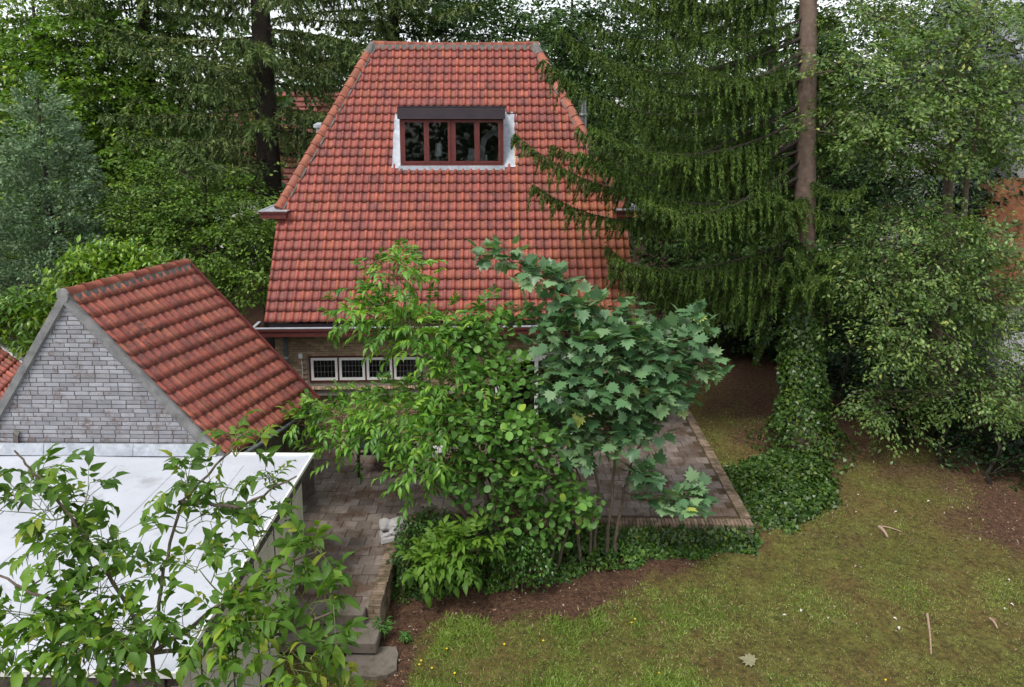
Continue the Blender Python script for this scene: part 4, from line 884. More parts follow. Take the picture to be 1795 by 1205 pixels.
def shoots_tree(name, label, cat, stems, lumps, leaf, mat_, seed, dens=14, leafsize=.12, own=0, twigmat='twig', space=.07, tpl=None, pairs=4, rl=.32, stem_r=.05, up=.25, barkmat='bark', group=None, shoot_k=(.35, 1.05), inner=.15, kind='stuff', lightbias=.35, leafname='leaf', nup=1.3, njit=.35):
    """a tree or shrub from limbs that end in leafy shoots; lumps are volumes of crown"""
    g = np.random.default_rng(seed); base = np.asarray(stems[0][0], float)
    root = empty(name, (base[0], base[1], base[2]), label, cat, group)
    tb = MB(); wb = MB(); acc = Acc(); ends = []
    for st_ in stems:
        P = [np.asarray(p, float) for p in st_]; Q = []
        for i in range(len(P)-1):
            for t in np.linspace(0, 1, 6)[:-1]: Q.append(P[i]*(1-t)+P[i+1]*t+(g.normal(0, stem_r*.35, 3) if 0 < t or i else 0))
        Q.append(P[-1]); tubes(tb, Q, stem_r*g.uniform(.8, 1.1), stem_r*.35, 7); ends += Q[len(Q)//3:]
    E = np.array(ends)
    for c, rr in lump_ellipsoids(lumps):
        dd = np.linalg.norm((E-c)*np.array([1, 1, 1.0])+np.array([0, 0, .5])*0, axis=1)+np.maximum(0, E[:, 2]-c[2])*1.2
        s0 = E[np.argmin(dd)]; mid = (s0+c)/2+np.array([g.normal(0, .08), g.normal(0, .08), -abs(g.normal(0, .1))])
        B_ = bez(s0, mid, c, 8); tubes(wb, B_, stem_r*.42, stem_r*.2, 5)
        area = (rr[0]*rr[2]+rr[0]*rr[1]+rr[1]*rr[2])*4.19
        for k in range(max(3, int(area*dens))):
            u = ell_dir(g, up); tip = c+u*rr*g.uniform(.75, 1.1); st0 = (B_[g.integers(3, 8)] if g.random() < .5 else c+ell_dir(g)*rr*inner)
            m_ = (st0+tip)/2+np.array([0, 0, g.uniform(-.05, .12)]); S = bez(st0, m_, tip, 9); L_ = np.linalg.norm(tip-st0)
            tubes(wb, S[::2], .0045*(1+stem_r*6), .0022, 4)
            nl = max(2, int(L_*(shoot_k[1]-shoot_k[0])/space)); ang = g.uniform(0, 6.28)
            for q in range(nl+1):
                t = shoot_k[0]+(1-shoot_k[0])*q/nl; t = min(1, t); i = min(7, int(t*8)); p = S[i]*(1-(t*8-i))+S[i+1]*(t*8-i) if t < 1 else S[8]
                tan = nrm(S[min(8, i+1)]-S[i]); ang += 2.4
                a1 = nrm(np.cross(tan, Z3)+1e-6); a2 = np.cross(tan, a1); rad = a1*math.cos(ang)+a2*math.sin(ang)
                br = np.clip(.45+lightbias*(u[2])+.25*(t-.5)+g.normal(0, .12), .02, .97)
                if leaf == 'pinnate':
                    pinnate(acc, wb if own else None, p, nrm(tan*.6+rad+Z3*.25), rl*g.uniform(.7, 1.15), max(1, pairs-int(g.integers(0, 2))), leafsize, g, np.clip(br, .13, .84))
                else:
                    dd_ = nrm(rad+tan*.5+np.array([0, 0, g.uniform(-.5, .15)])); nn = nrm(Z3*nup+rad*.35+g.normal(0, njit, 3))
                    acc.add(p+dd_*leafsize*.25, dd_, nn, leafsize*g.uniform(.65, 1.2), br)
    p, d, n, s_, r_ = acc.cat()
    tb.build('trunk', M[barkmat], root, smooth=True); wb.build('branches', M[twigmat], root, 'stuff', smooth=True)
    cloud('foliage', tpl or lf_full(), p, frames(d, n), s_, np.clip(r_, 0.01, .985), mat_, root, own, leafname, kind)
    return root
def spray_tree(name, label, cat, base, top, lumps, mat_, seed, per=26, sprays=55, leafsize=.11, tpl=None, barkmat='bark_dark', trunk_r=.16, group=None, flat=.55, droop=.25, kind=None, spray_len=.75):
    """background tree: limbs to lumps, each lump filled with flat leafy sprays"""
    g = np.random.default_rng(seed); base = np.asarray(base, float); top = np.asarray(top, float)
    root = empty(name, base, label, cat, group); tb = MB(); acc = Acc()
    P = [base+(top-base)*t+np.array([g.normal(0, .08), g.normal(0, .08), 0])*(t > 0) for t in np.linspace(0, 1, 9)]; tubes(tb, P, trunk_r, trunk_r*.3, 8)
    lb = MB()
    for c, rr in lump_ellipsoids(lumps):
        zt = np.clip((c[2]-base[2]-.25*np.hypot(c[0]-base[0], c[1]-base[1]))/(top[2]-base[2]), .12, .95); s0 = base+(top-base)*zt
        tubes(lb, bez(s0, (s0+c)/2+np.array([0, 0, .2]), c, 7), trunk_r*.35, .02, 5)
        area = (rr[0]*rr[2]+rr[0]*rr[1]+rr[1]*rr[2])*4.19; ns = max(4, int(area*sprays/10))
        u = g.normal(0, 1, (ns, 3)); u = nrm(u); rad = g.uniform(.35, 1.0, ns)**.6*g.uniform(.85, 1.15, ns)
        ctr = c+u*rr*rad[:, None]; out = nrm(u*np.array([1, 1, .35])+g.normal(0, .35, (ns, 3))); out[:, 2] = out[:, 2]*.6-droop*g.uniform(0, 1.2, ns)+.1; out = nrm(out)
        sl_ = spray_len*g.uniform(.5, 1.2, ns); side = nrm(np.cross(out, Z3+g.normal(0, .25, (ns, 3))))
        for i in range(0, ns, 3): tubes(lb, [c+(ctr[i]-c)*.35, ctr[i], ctr[i]+out[i]*sl_[i]*.8], .012, .004, 3)
        t = g.uniform(-.15, 1, (ns, per)); w = g.normal(0, .33, (ns, per))*(1.1-t)
        p = ctr[:, None]+out[:, None]*(t*sl_[:, None])[..., None]+side[:, None]*(w*sl_[:, None])[..., None]+g.normal(0, .05, (ns, per, 3)); p[..., 2] -= .35*(t**2)*sl_[:, None]*droop
        d = nrm(out[:, None]*.8+side[:, None]*np.sign(w)[..., None]*.7+g.normal(0, .35, (ns, per, 3))-Z3*.2)
        upn = np.cross(side, out); upn *= np.sign(upn[:, 2:3]+1e-6); n = nrm(upn[:, None]*flat*2+g.normal(0, .45, (ns, per, 3)))
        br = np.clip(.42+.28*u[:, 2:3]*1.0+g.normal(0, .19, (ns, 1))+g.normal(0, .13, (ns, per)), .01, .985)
        acc.add(p.reshape(-1, 3), d.reshape(-1, 3), n.reshape(-1, 3), (leafsize*g.uniform(.6, 1.25, (ns, per))).ravel(), br.ravel())
    p, d, n, s_, r_ = acc.cat()
    tb.build('trunk', M[barkmat], root, smooth=True); lb.build('limbs', M[barkmat], root, 'stuff', smooth=True)
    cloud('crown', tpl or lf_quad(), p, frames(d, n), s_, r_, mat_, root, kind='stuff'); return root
def conifer(name, label, cat, base, H, z0, mat_, seed, reach, whorl=.5, nb=6, trunk_r=.26, sec=.13, slen=.8, hang=.8, nl=.13, nwid=.22, sag=.35, lift=.25, zj=.2, dipj=.0, barkmat='bark_spruce', az=None, per=.055, only=None, lean=(0, 0), tipbias=.35, reps=2, tb0=.25, latk=.75, scat=.42, fing=.06, extra=()):
    g = np.random.default_rng(seed); base = np.asarray(base, float); root = empty(name, base, label, cat)
    tb = MB(); tubes(tb, [base+np.array([lean[0]*t, lean[1]*t, H*t]) for t in np.linspace(0, 1, 12)], trunk_r, trunk_r*.25, 12); tb.build('trunk', M[barkmat], root, smooth=True)
    lb = MB(); Ps, Ds, Ss, Rs, Ns = [], [], [], [], []
    z = z0; todo = list(extra)
    while z < H-.4:
        for k in range(nb):
            a = 2*math.pi*k/nb+g.uniform(-.4, .4)+z*1.7; zz = z+g.uniform(-zj, zj); todo.append((zz, a, reach(zz, a)*g.uniform(.82, 1.08)))
        z += whorl*g.uniform(.8, 1.2)
    if True:
        for zz, a, L_ in todo:
            if L_ < .4 or (only and not only(zz, a)): continue
            dh = np.array([math.cos(a), math.sin(a), 0]); s = np.linspace(0, 1, 15); sgv = sag*g.uniform(.7, 1.3); lf_ = lift*g.uniform(.6, 1.3)+g.normal(0, dipj)
            cx = base+np.array([lean[0]*zz/H, lean[1]*zz/H, zz])
            C_ = cx+dh*(L_*s)[:, None]+Z3*(L_*(-sgv*s+(sgv*.45+lf_)*s**2.6))[:, None]+np.cross(dh, Z3)*(L_*.06*g.normal()*s**2)[:, None]
            tubes(lb, C_, .038*L_/5+.006, .003, 5)
            n2 = int(L_/sec); t2 = np.linspace(.14, 1, n2); ix = np.clip((t2*14).astype(int), 0, 13); fr_ = t2*14-ix
            pts = C_[ix]*(1-fr_)[:, None]+C_[ix+1]*fr_[:, None]
            for sd in (-1, 1):
                lat = np.cross(dh, Z3)*sd; l2 = slen*(1.0-.6*t2)*g.uniform(.25, 1.3, n2)*min(1, L_/3+.25)
                hg = hang*g.uniform(.4, 1.4, n2)
                m_ = max(4, int(slen/per)); tt = np.linspace(.05, 1, m_)
                base_dir = lat*1.0+dh*g.uniform(.25, .9, (n2, 1)); base_dir = nrm(base_dir)
                p = pts[:, None]+base_dir[:, None]*(l2[:, None]*tt*latk)[..., None]-Z3*(l2[:, None]*hg[:, None]*tt**1.6)[..., None]
                tang = nrm(base_dir[:, None]*.75-Z3*(hg[:, None]*1.6*tt**.6)[..., None])
                for rep in range(reps):
                    d = nrm(tang*.8+g.normal(0, scat, p.shape)-Z3*.15*hang); pp = p+g.normal(0, .012, p.shape)
                    Ps.append(pp.reshape(-1, 3)); Ds.append(d.reshape(-1, 3)); Ns.append(nrm(g.normal(0, .6, p.shape)+Z3).reshape(-1, 3))
                    Ss.append((nl*g.uniform(.6, 1.3, p.shape[:2])).ravel())
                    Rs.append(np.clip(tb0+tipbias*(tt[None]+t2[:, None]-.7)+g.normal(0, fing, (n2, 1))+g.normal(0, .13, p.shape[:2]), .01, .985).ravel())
            # leading shoots along the branch top
            m_ = int(L_*34); ti = g.uniform(.22, 1, m_); ix = np.clip((ti*14).astype(int), 0, 13); p = C_[ix]*(1-(ti*14-ix))[:, None]+C_[ix+1]*(ti*14-ix)[:, None]
            Ps.append(p); Ds.append(nrm(dh+g.normal(0, .5, p.shape)+Z3*.2)); Ns.append(nrm(g.normal(0, .6, p.shape)+Z3)); Ss.append(nl*g.uniform(.8, 1.4, m_)); Rs.append(np.clip(g.normal(.75, .15, m_), 0, .985))
    p = np.concatenate(Ps); d = np.concatenate(Ds); n = np.concatenate(Ns)
    lb.build('branches', M['bark_dark'], root, 'stuff', smooth=True)
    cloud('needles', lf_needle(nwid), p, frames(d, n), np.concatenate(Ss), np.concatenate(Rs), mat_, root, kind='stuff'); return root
def gpt(px, py, dz=0):                                   # a point on the soil seen at this pixel
    p = at_z(px, py, -.45)
    for _ in range(6): p = at_z(px, py, float(ground_h(p[0], p[1])))
    p[2] += dz; return p
def gxy(x, y, dz=-.05): return np.array([x, y, float(ground_h(x, y))+dz])
# ------------------------------------------------------------------ big conifers
def reach_r(z, a):
    c = -math.cos(a)                                      # longest towards the house, short on the birch side
    k = .17+.83*sstep(c, .05, .8)
    L0 = 4.5 if z < 5.6 else (3.7 if z < 6.4 else (6.5 if z < 9.6 else 6.0))
    if math.sin(a) < -.45 and c < .7: return (1.5 if z < 7.3 else 0.0)          # nothing hangs before the bare upper trunk
    if z > 6.4 and math.sin(7.3*a+5.1*z) < .25: L0 = 4.4
    return L0*float(k)
SPB = gpt(1404, 785)
conifer('spruce_tree', 'tall drooping spruce with ivy-clad trunk beside the terrace', 'tree', gxy(SPB[0], SPB[1]), 20, 4.6, M['lf_spruce'], 5, reach_r, whorl=.78, nb=8, zj=.3, dipj=.05, trunk_r=.33, sec=.11, slen=.82, hang=1.1, nl=.085, nwid=.26, sag=.5, lift=.24, per=.04, reps=6, tipbias=.62, tb0=.06, lean=(-1.0, 0), latk=.62, scat=.55, fing=.13, only=lambda z, a: z < 13.6, extra=[(7.9, 3.4, 6.9), (7.35, 3.27, 6.5), (7.0, 3.5, 5.6), (9.3, 3.45, 6.5), (8.7, 3.2, 6.0), (8.3, 3.55, 5.8), (10.2, 3.35, 6.0), (9.9, 3.6, 5.6), (5.5, 3.3, 4.9), (4.9, 3.2, 4.7)])
def reach_l(z, a): return max(.5, min(6.2, (24-z)*.45))*(.8+.2*math.sin(3*a+z))
FB = at_y(472, 300, 26.0)
conifer('fir_tree', 'massive dark-trunked fir standing left of the house behind the garage', 'tree', gxy(FB[0], FB[1]), 24, 3.6, M['lf_fir'], 8, reach_l, whorl=.62, nb=4, zj=.5, dipj=.1, trunk_r=.5, sec=.2, slen=1.1, hang=.75, tipbias=.5, tb0=.2, nl=.16, nwid=.3, reps=5, sag=.12, lift=.02, fing=.12, barkmat='bark_dark', per=.1, only=lambda z, a: math.sin(a) < .75)
FB2 = at_y(690, 60, 33.0)
conifer('fir_tree', 'thinner fir whose branches show above the house ridge', 'tree', gxy(FB2[0], FB2[1]), 26, 7, M['lf_fir'], 9, lambda z, a: 5.2, whorl=.7, nb=4, zj=.5, dipj=.12, trunk_r=.4, sec=.24, slen=1.1, hang=.7, tipbias=.5, tb0=.2, nl=.2, nwid=.32, reps=3, sag=.1, lift=.03, barkmat='bark_dark', per=.12, only=lambda z, a: math.sin(a) < .7 and z < 17)
FB3 = at_y(255, 60, 30.0)
conifer('fir_tree', 'grey green fir rising among the broad-leaved trees left of the big fir', 'tree', gxy(FB3[0], FB3[1]), 24, 6, M['lf_fir'], 10, lambda z, a: 4.6, whorl=.65, nb=4, zj=.5, dipj=.12, trunk_r=.35, sec=.23, slen=1.1, hang=.8, tipbias=.5, tb0=.2, nl=.17, nwid=.32, reps=5, sag=.16, lift=.03, barkmat='bark_dark', per=.11, only=lambda z, a: math.sin(a) < .7 and z < 16)

# ------------------------------------------------------------------ background broad-leaved trees
def BT(name, label, tx, Yb, lumps, mt, seed, **k):
    b_ = at_y(tx, 400, Yb); spray_tree(name, label, 'tree' if 'tree' in name else 'shrub', gxy(b_[0], b_[1]), (b_[0], b_[1], k.pop('top', 13)), lumps, M[mt], seed, **k)
BT('oak_tree', 'bright green broad-leaved tree filling the corner beyond the blue cypress', 90, 29, [(40,40,29,130,90),(140,95,28,110,80),(60,160,28,110,90),(190,200,28,110,80),(40,290,28,110,90),(150,290,27.5,110,80),(-60,150,29,90,150),(250,110,30,80,80),(230,40,30,80,60),(-40,400,27,120,120),(120,400,27,100,80)], 'lf_oak', 21, sprays=30, per=30, leafsize=.2, spray_len=1.1, group=None)
BT('oak_tree', 'yellow green tree standing between the firs behind the garage', 330, 34, [(300,230,34,90,70),(370,200,34,70,60),(330,310,33,110,60),(420,260,34,60,50),(240,260,33,70,60)], 'lf_oak', 22, sprays=26, per=26, leafsize=.22, spray_len=1.2)
BT('oak_tree', 'dark leafy tree directly behind the house roof and flue', 1000, 30, [(700,40,34,80,50),(770,25,34,80,45),(640,70,34,50,50),(880,60,31,80,60),(960,90,30,90,70),(1040,60,30,80,80),(1050,190,29,90,90),(1000,170,30,60,60),(830,30,32,60,40),(1120,280,28,90,90),(1100,60,31,70,90),(1180,100,31,90,90)], 'lf_dark', 23, sprays=30, per=30, leafsize=.21, spray_len=1.1)
BT('oak_tree', 'dark leafy tree closing the gap behind the big spruce', 1330, 27, [(1220,330,27,110,110),(1330,250,27,120,120),(1280,470,26,130,110),(1400,400,26,110,120),(1480,300,27,120,120),(1380,540,25.5,120,70),(1250,140,28,110,110),(1380,90,28,110,90),(1180,450,26.5,60,80)], 'lf_dark', 24, sprays=30, per=30, leafsize=.2, spray_len=1.1)
BT('hornbeam_tree', 'low branching hornbeam growing between the cypress and the house', 360, 21.5, [(300,390,21,90,60),(380,380,21,90,60),(440,420,20.5,60,70),(350,460,20.5,100,60),(430,490,20.3,55,50),(260,360,21.5,80,60),(290,300,22,80,45),(420,350,22,70,40),(250,440,21,70,60)], 'lf_hornbeam', 25, sprays=52, per=30, leafsize=.13, top=6.5, spray_len=.8)
# blue cypress: a cone of upright scale sprays
def cypress(name, label, tx, ty, by, hw, Y, seed, ns=1000):
    g = np.random.default_rng(seed); tip = at_y(tx, ty, Y); foot = at_y(tx, by, Y); root = empty(name, gxy(tip[0], tip[1]), label, 'tree')
    tb = MB(); tubes(tb, [gxy(tip[0], tip[1]), tip-np.array([0, 0, .5])], .16, .03, 8); tb.build('trunk', M['bark_dark'], root, smooth=True)
    acc = Acc(); lb = MB(); H = tip[2]-foot[2]; Rm_ = hw/(FPX/proj(tip)[2])
    t = g.uniform(0, 1, ns)**.5; a = g.uniform(0, 6.28, ns); rad = (Rm_*t**1.15*(.8+.2*np.sin(5*a+9*t))+.1)*g.uniform(.55, 1.08, ns)
    c = np.stack([tip[0]+rad*np.cos(a), tip[1]+rad*np.sin(a), tip[2]-H*t], 1); out = np.stack([np.cos(a), np.sin(a), g.uniform(.1, .9, ns)], 1)
    for i in range(0, ns, 4): tubes(lb, [np.array([tip[0], tip[1], c[i, 2]-.25*rad[i]]), c[i]+nrm(out[i])*.2], .018, .004, 3)
    per = 64; out = nrm(out); tt = g.uniform(0, 1, (ns, per)); L_ = .55
    p = c[:, None]+out[:, None]*(tt*L_)[..., None]+g.normal(0, 1, (ns, per, 3))*(.17*(1.05-tt))[..., None]
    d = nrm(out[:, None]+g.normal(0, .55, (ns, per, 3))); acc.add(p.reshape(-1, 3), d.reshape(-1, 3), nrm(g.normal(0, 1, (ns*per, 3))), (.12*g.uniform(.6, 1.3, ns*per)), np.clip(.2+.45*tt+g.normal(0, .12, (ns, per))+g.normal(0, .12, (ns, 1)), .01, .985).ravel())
    p, d, n, s_, r_ = acc.cat(); lb.build('branches', M['bark_dark'], root); cloud('crown', lf_quad(.42), p, frames(d, n), s_, r_, M['lf_cypress'], root); return root
cypress('cypress_tree', 'blue grey conical cypress standing behind the neighbouring roof', 62, 140, 640, 240, 20.5, 31)
cypress('cypress_tree', 'smaller dark cypress half hidden between hornbeam and blue cypress', 235, 330, 600, 110, 22.5, 32, 520)
# bright laurels behind the garage
def laurel(label, Y, lumps, seed, own=0):
    c = at_y(lumps[0][0], lumps[0][1], Y); shoots_tree('laurel_shrub', label, 'shrub', [[gxy(c[0], Y), (c[0]+.1, Y, 1.5), (c[0], Y, c[2])], [gxy(c[0]+.3, Y+.2), (c[0]+.5, Y, c[2]-.3)]], lumps, 'simple', M['lf_laurel'], seed, dens=8, leafsize=.2, space=.045, tpl=lf_full(.36, .15, .08), stem_r=.05, up=.6, shoot_k=(.25, 1.05), lightbias=.3)
laurel('bright green laurel rising behind the garage ridge', 17.0, [(200,470,17,90,50),(140,510,16.8,80,60),(260,480,17,60,45),(100,560,16.5,80,60)], 41)
laurel('bright green laurel between the neighbouring roof and grey gable', 15.2, [(40,560,15.2,70,55),(-30,570,15.2,60,60),(80,610,15,50,50)], 42)
# birches on the right
BT('birch_tree', 'airy birch arching over the lawn edge with small pale leaves', 1690, 18.6, [(1600,430,17.2,120,90),(1535,480,17,66,70),(1690,480,17,110,100),(1620,560,16.8,120,70),(1760,540,17,90,90),(1560,610,17,50,40),(1580,720,17,60,45),(1530,690,17.3,40,35),(1700,680,17,100,60),(1650,375,17.4,90,36),(1790,680,16.5,70,60)], 'lf_birch', 51, sprays=60, per=34, leafsize=.105, top=9, droop=.7, spray_len=.7, barkmat='bark', trunk_r=.14)
BT('birch_tree', 'tall birch whose upper boughs hang beside the spruce trunk', 1660, 19.6, [(1480,120,17.5,70,70),(1540,210,17.5,90,80),(1620,130,18,110,100),(1700,220,18,110,90),(1740,80,18,110,90),(1590,270,18,80,40),(1640,20,18.5,120,60),(1500,20,18.5,80,50),(1800,180,18.5,50,120),(1440,230,17.3,40,50)], 'lf_birch', 52, sprays=52, per=34, leafsize=.115, top=14, droop=.6, spray_len=.75, barkmat='bark', trunk_r=.17)
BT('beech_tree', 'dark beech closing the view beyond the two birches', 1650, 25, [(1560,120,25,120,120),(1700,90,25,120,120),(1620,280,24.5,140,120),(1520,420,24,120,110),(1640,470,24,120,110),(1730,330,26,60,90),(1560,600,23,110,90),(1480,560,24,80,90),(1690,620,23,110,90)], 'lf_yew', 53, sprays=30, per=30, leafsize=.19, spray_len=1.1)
for k, (x, y, lab) in enumerate(((1500, 745, 'dark understorey shrub where the path bends behind the ivy trunk'), (1600, 800, 'dark evergreen shrub at the lawn edge below the birch'), (1690, 840, 'broad dark evergreen shrub at the foot of the birch'), (1790, 880, 'dark evergreen shrub spreading onto the lawn past the birch'), (1440, 700, 'dark shrub in the shade behind the ivy-clad trunk'), (1330, 640, 'shaded shrub at the far end of the side path'), (1250, 610, 'shaded shrub beside the far corner of the house'), (1900, 930, 'evergreen shrub ending the border along the lawn'), (2020, 900, 'evergreen shrub before the pale neighbour house'))):
    p = gpt(x, y); kk = FPX/proj(p)[2]; h_ = 1.5*kk
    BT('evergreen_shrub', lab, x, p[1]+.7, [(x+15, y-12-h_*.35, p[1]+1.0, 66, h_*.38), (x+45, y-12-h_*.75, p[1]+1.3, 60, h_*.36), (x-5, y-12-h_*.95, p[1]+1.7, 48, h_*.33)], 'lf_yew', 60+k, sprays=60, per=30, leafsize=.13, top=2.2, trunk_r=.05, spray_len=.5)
# wood behind everything
def far_wood():
    g = np.random.default_rng(77); acc = Acc(); n = 2600; per = 30
    x = g.uniform(-52, 52, n); y = g.uniform(37, 58, n); top = 9.2+2.6*np.sin(x*.35+1)+2*np.sin(x*.9)+g.normal(0, .6, n)+(y-37)*.13; z = g.uniform(0, 1, n)**.8*top
    c = np.stack([x, y, z], 1); u = nrm(g.normal(0, 1, (n, 3))); tt = g.uniform(0, 1, (n, per)); p = c[:, None]+u[:, None]*(tt*1.5)[..., None]+g.normal(0, .5, (n, per, 3))
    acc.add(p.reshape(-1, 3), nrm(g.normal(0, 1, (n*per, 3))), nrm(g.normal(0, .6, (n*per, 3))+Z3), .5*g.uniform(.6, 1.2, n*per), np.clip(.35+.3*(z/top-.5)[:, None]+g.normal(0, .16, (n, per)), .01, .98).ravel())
    p, d, nn, s_, r_ = acc.cat(); V, F, r2 = scatter(lf_quad(.7), p, frames(d, nn), s_, r_)
    o = link('woodland', np_mesh('woodland', V, F, r2, True), M['lf_dark']); tag(o, 'dense dark wood closing the view behind the gardens', 'wood', kind='stuff')
far_wood()
def unseen_wood():  # unseen trees added behind the camera to darken pane reflections and front light
    g = np.random.default_rng(78); n = 1500; per = 26
    x = g.uniform(-40, 40, n); y = -13-g.uniform(0, 7, n)-.006*x*x*-1; z = g.uniform(-.3, 1, n)*13*(1+.15*np.sin(x*.5)); c = np.stack([x, y, np.maximum(z, -.3)], 1)
    p = (c[:, None]+g.normal(0, .8, (n, per, 3))).reshape(-1, 3); V, F, r2 = scatter(lf_quad(.7), p, frames(nrm(g.normal(0, 1, p.shape)), nrm(g.normal(0, .6, p.shape)+Z3)), .6*g.uniform(.6, 1.2, n*per), np.clip(g.normal(.4, .2, n*per), .01, .98))
    tag(link('woodland', np_mesh('woodland', V, F, r2, True), M['lf_dark']), 'unseen belt of trees added behind the camera, mirrored in the dormer panes', 'wood', kind='stuff')
unseen_wood()

# ------------------------------------------------------------------ ivy on the spruce and the mound at its foot
def ivy():
    g = np.random.default_rng(81); b0 = gxy(SPB[0], SPB[1]); root = empty('ivy_plant', b0, 'dark ivy climbing the spruce trunk and mounded at its foot', 'ivy')
    n = 15000; z = g.uniform(0, 1, n)*5.5; a = g.uniform(0, 6.28, n); lump = .12*np.sin(3*a+z*2.1)+.10*np.sin(5*z+a)+.08*np.sin(11*z-2*a)
    rad = .50-.022*z+lump*(.6+.4*np.cos(z*1.3))+.9*np.exp(-z*2.2)+g.uniform(-.08, .10, n); keep = g.random(n) < np.clip(1.5-.16*z+.35*np.sin(2*a+z*1.6), .1, 1); z, a, rad = z[keep], a[keep], rad[keep]
    p1 = np.stack([b0[0]-.05*z+rad*np.cos(a), b0[1]+rad*np.sin(a), b0[2]+z], 1); out = np.stack([np.cos(a), np.sin(a), np.full(len(a), .35)], 1)
    d1 = nrm(g.normal(0, .6, p1.shape)-Z3*.9+out*.3); n1 = nrm(out+g.normal(0, .35, p1.shape))
    # mound
    poly = [(1256,835),(1275,868),(1310,905),(1345,918),(1400,912),(1450,890),(1464,850),(1452,815),(1425,790),(1380,785),(1330,800),(1280,815)]
    W_ = np.array([gpt(x, y+8)[:2] for x, y in poly]); c = W_.mean(0); m_ = 14000
    uu = np.sqrt(g.uniform(0, 1, m_)); ph = g.uniform(0, len(poly), m_); i0 = ph.astype(int) % len(poly); f_ = ph-ph.astype(int); edge = W_[i0]*(1-f_)[:, None]+W_[(i0+1) % len(poly)]*f_[:, None]
    uu_ = uu*(1+.13*np.sin(ph*2.1)*np.sin(ph*5.3+1)+.07*g.normal(0, 1, m_)*(uu > .8)); xy = c+(edge-c)*uu_[:, None]; hgt = .55*(1-uu**3.0)*(1+.35*fbm(xy[:, 0], xy[:, 1], 2.0, 3, 6))+.12*np.sin(xy[:, 0]*4.1)*np.sin(xy[:, 1]*3.3)*(1-uu); hgt *= g.uniform(.55, 1.05, m_)**.6
    p2 = np.concatenate([xy, (ground_h(xy[:, 0], xy[:, 1])+np.maximum(.02, hgt))[:, None]], 1); o2 = np.concatenate([(xy-c)*.5*uu[:, None]**2, np.ones((m_, 1))*.9], 1)
    d2 = nrm(g.normal(0, .7, p2.shape)+o2*.3-Z3*.4); n2 = nrm(nrm(o2)+g.normal(0, .32, p2.shape))
    P = np.concatenate([p1, p2]); cloud('foliage', lf_ivy(), P, frames(np.concatenate([d1, d2]), np.concatenate([n1, n2])), .088*g.uniform(.55, 1.25, len(P)), np.clip(g.normal(.45, .22, len(P)), .01, .98), M['lf_ivy'], root)
    b = MB()
    for k in range(16):
        a_ = k*.39; P_ = [b0+np.array([(.36-.015*z)*math.cos(a_+.25*math.sin(z*1.3+k))-.05*z, (.36-.015*z)*math.sin(a_+.25*math.sin(z*1.3+k)), z]) for z in np.linspace(.1, 5.2, 14)]; tubes(b, P_, .018, .006, 4)
    for k in range(5):
        q = b0+np.array([g.uniform(-1.4, .8), g.uniform(-1.5, -.6), .55]); tubes(b, [q, q+np.array([.06, .02, .25]), q+np.array([.16, .05, .42])], .008, .003, 4)
    b.build('stems', M['twig'], root, smooth=True)
ivy()
def ivy_drop():
    g = np.random.default_rng(83); q0 = at_y(1338, 560, 20.0); q1 = at_y(1322, 640, 20.0); root = empty('ivy_strand', (q1[0], q1[1], q1[2]), 'thin ivy strand hanging from the spruce boughs', 'ivy'); n = 260
    P = bez(q0, (q0+q1)/2+np.array([.15, 0, 0]), q1, 12); b = MB(); tubes(b, P, .01, .004, 4); b.build('stem', M['twig'], root)
    t = g.uniform(0, 10.99, n); i = t.astype(int); p = P[i]*(1-(t-i))[:, None]+P[i+1]*(t-i)[:, None]+g.normal(0, .06, (n, 3)); cloud('foliage', lf_ivy(), p, frames(nrm(g.normal(0, .6, p.shape)-Z3), nrm(g.normal(0, .5, p.shape)+np.array([0, -1, .3]))), .09*g.uniform(.6, 1.2, n), g.uniform(.4, .97, n), M['lf_ivy'], root)
ivy_drop()

# ------------------------------------------------------------------ shrubs in the bed before the terrace
bs = gpt(985, 985)
def S(px, py, Y): return at_y(px, py, Y)
shoots_tree('ash_tree', 'pinnate-leaved young tree before the leaded windows', 'tree',
    [[gpt(880, 985), S(850, 850, 13.2), S(790, 700, 13.4), S(730, 590, 13.7), S(690, 490, 14.0)], [gpt(870, 990), S(800, 880, 13.1), S(700, 790, 13.5), S(600, 745, 14.0)]],
    [(690,480,14,62,45),(640,550,14,70,42),(735,575,13.7,85,50),(725,612,13.6,55,26),(600,735,14,80,42),(515,742,14.3,42,28),(690,725,13.5,95,55),(770,770,13.2,90,70),(725,835,13.0,52,38),(800,670,13.4,70,60),(860,560,13.8,38,30),(590,780,13.9,70,22)],
    'pinnate', M['lf_ash'], 101, dens=4.3, leafsize=.195, space=.16, pairs=4, rl=.40, tpl=lf_full(.34, .22, .1), stem_r=.045, own=300, up=.35, leafname='leaflet')
shoots_tree('hazel_shrub', 'round-leaved hazel growing between the ash and the maple', 'shrub',
    [[gpt(950, 1000), S(930, 860, 13.0), S(880, 720, 13.2), S(850, 590, 13.5)], [gpt(960, 1005), S(985, 880, 12.9), S(960, 760, 12.8)], [gpt(975, 1000), S(1000, 900, 12.9), S(1010, 830, 12.9)], [gpt(930, 1000), S(880, 880, 13.0), S(830, 790, 13.0)]],
    [(850,590,13.6,60,42),(870,660,13.2,80,50),(840,740,13.0,90,55),(930,760,12.8,80,45),(860,830,12.8,95,60),(950,840,12.8,70,45),(1010,890,12.7,48,42),(800,600,13.6,40,40),(905,545,13.9,50,16),(900,900,12.7,60,45),(960,920,12.6,50,30)],
    'simple', M['lf_hazel'], 102, dens=12, leafsize=.145, space=.08, tpl=lf_round(8, .86), stem_r=.04, own=300, up=.2)
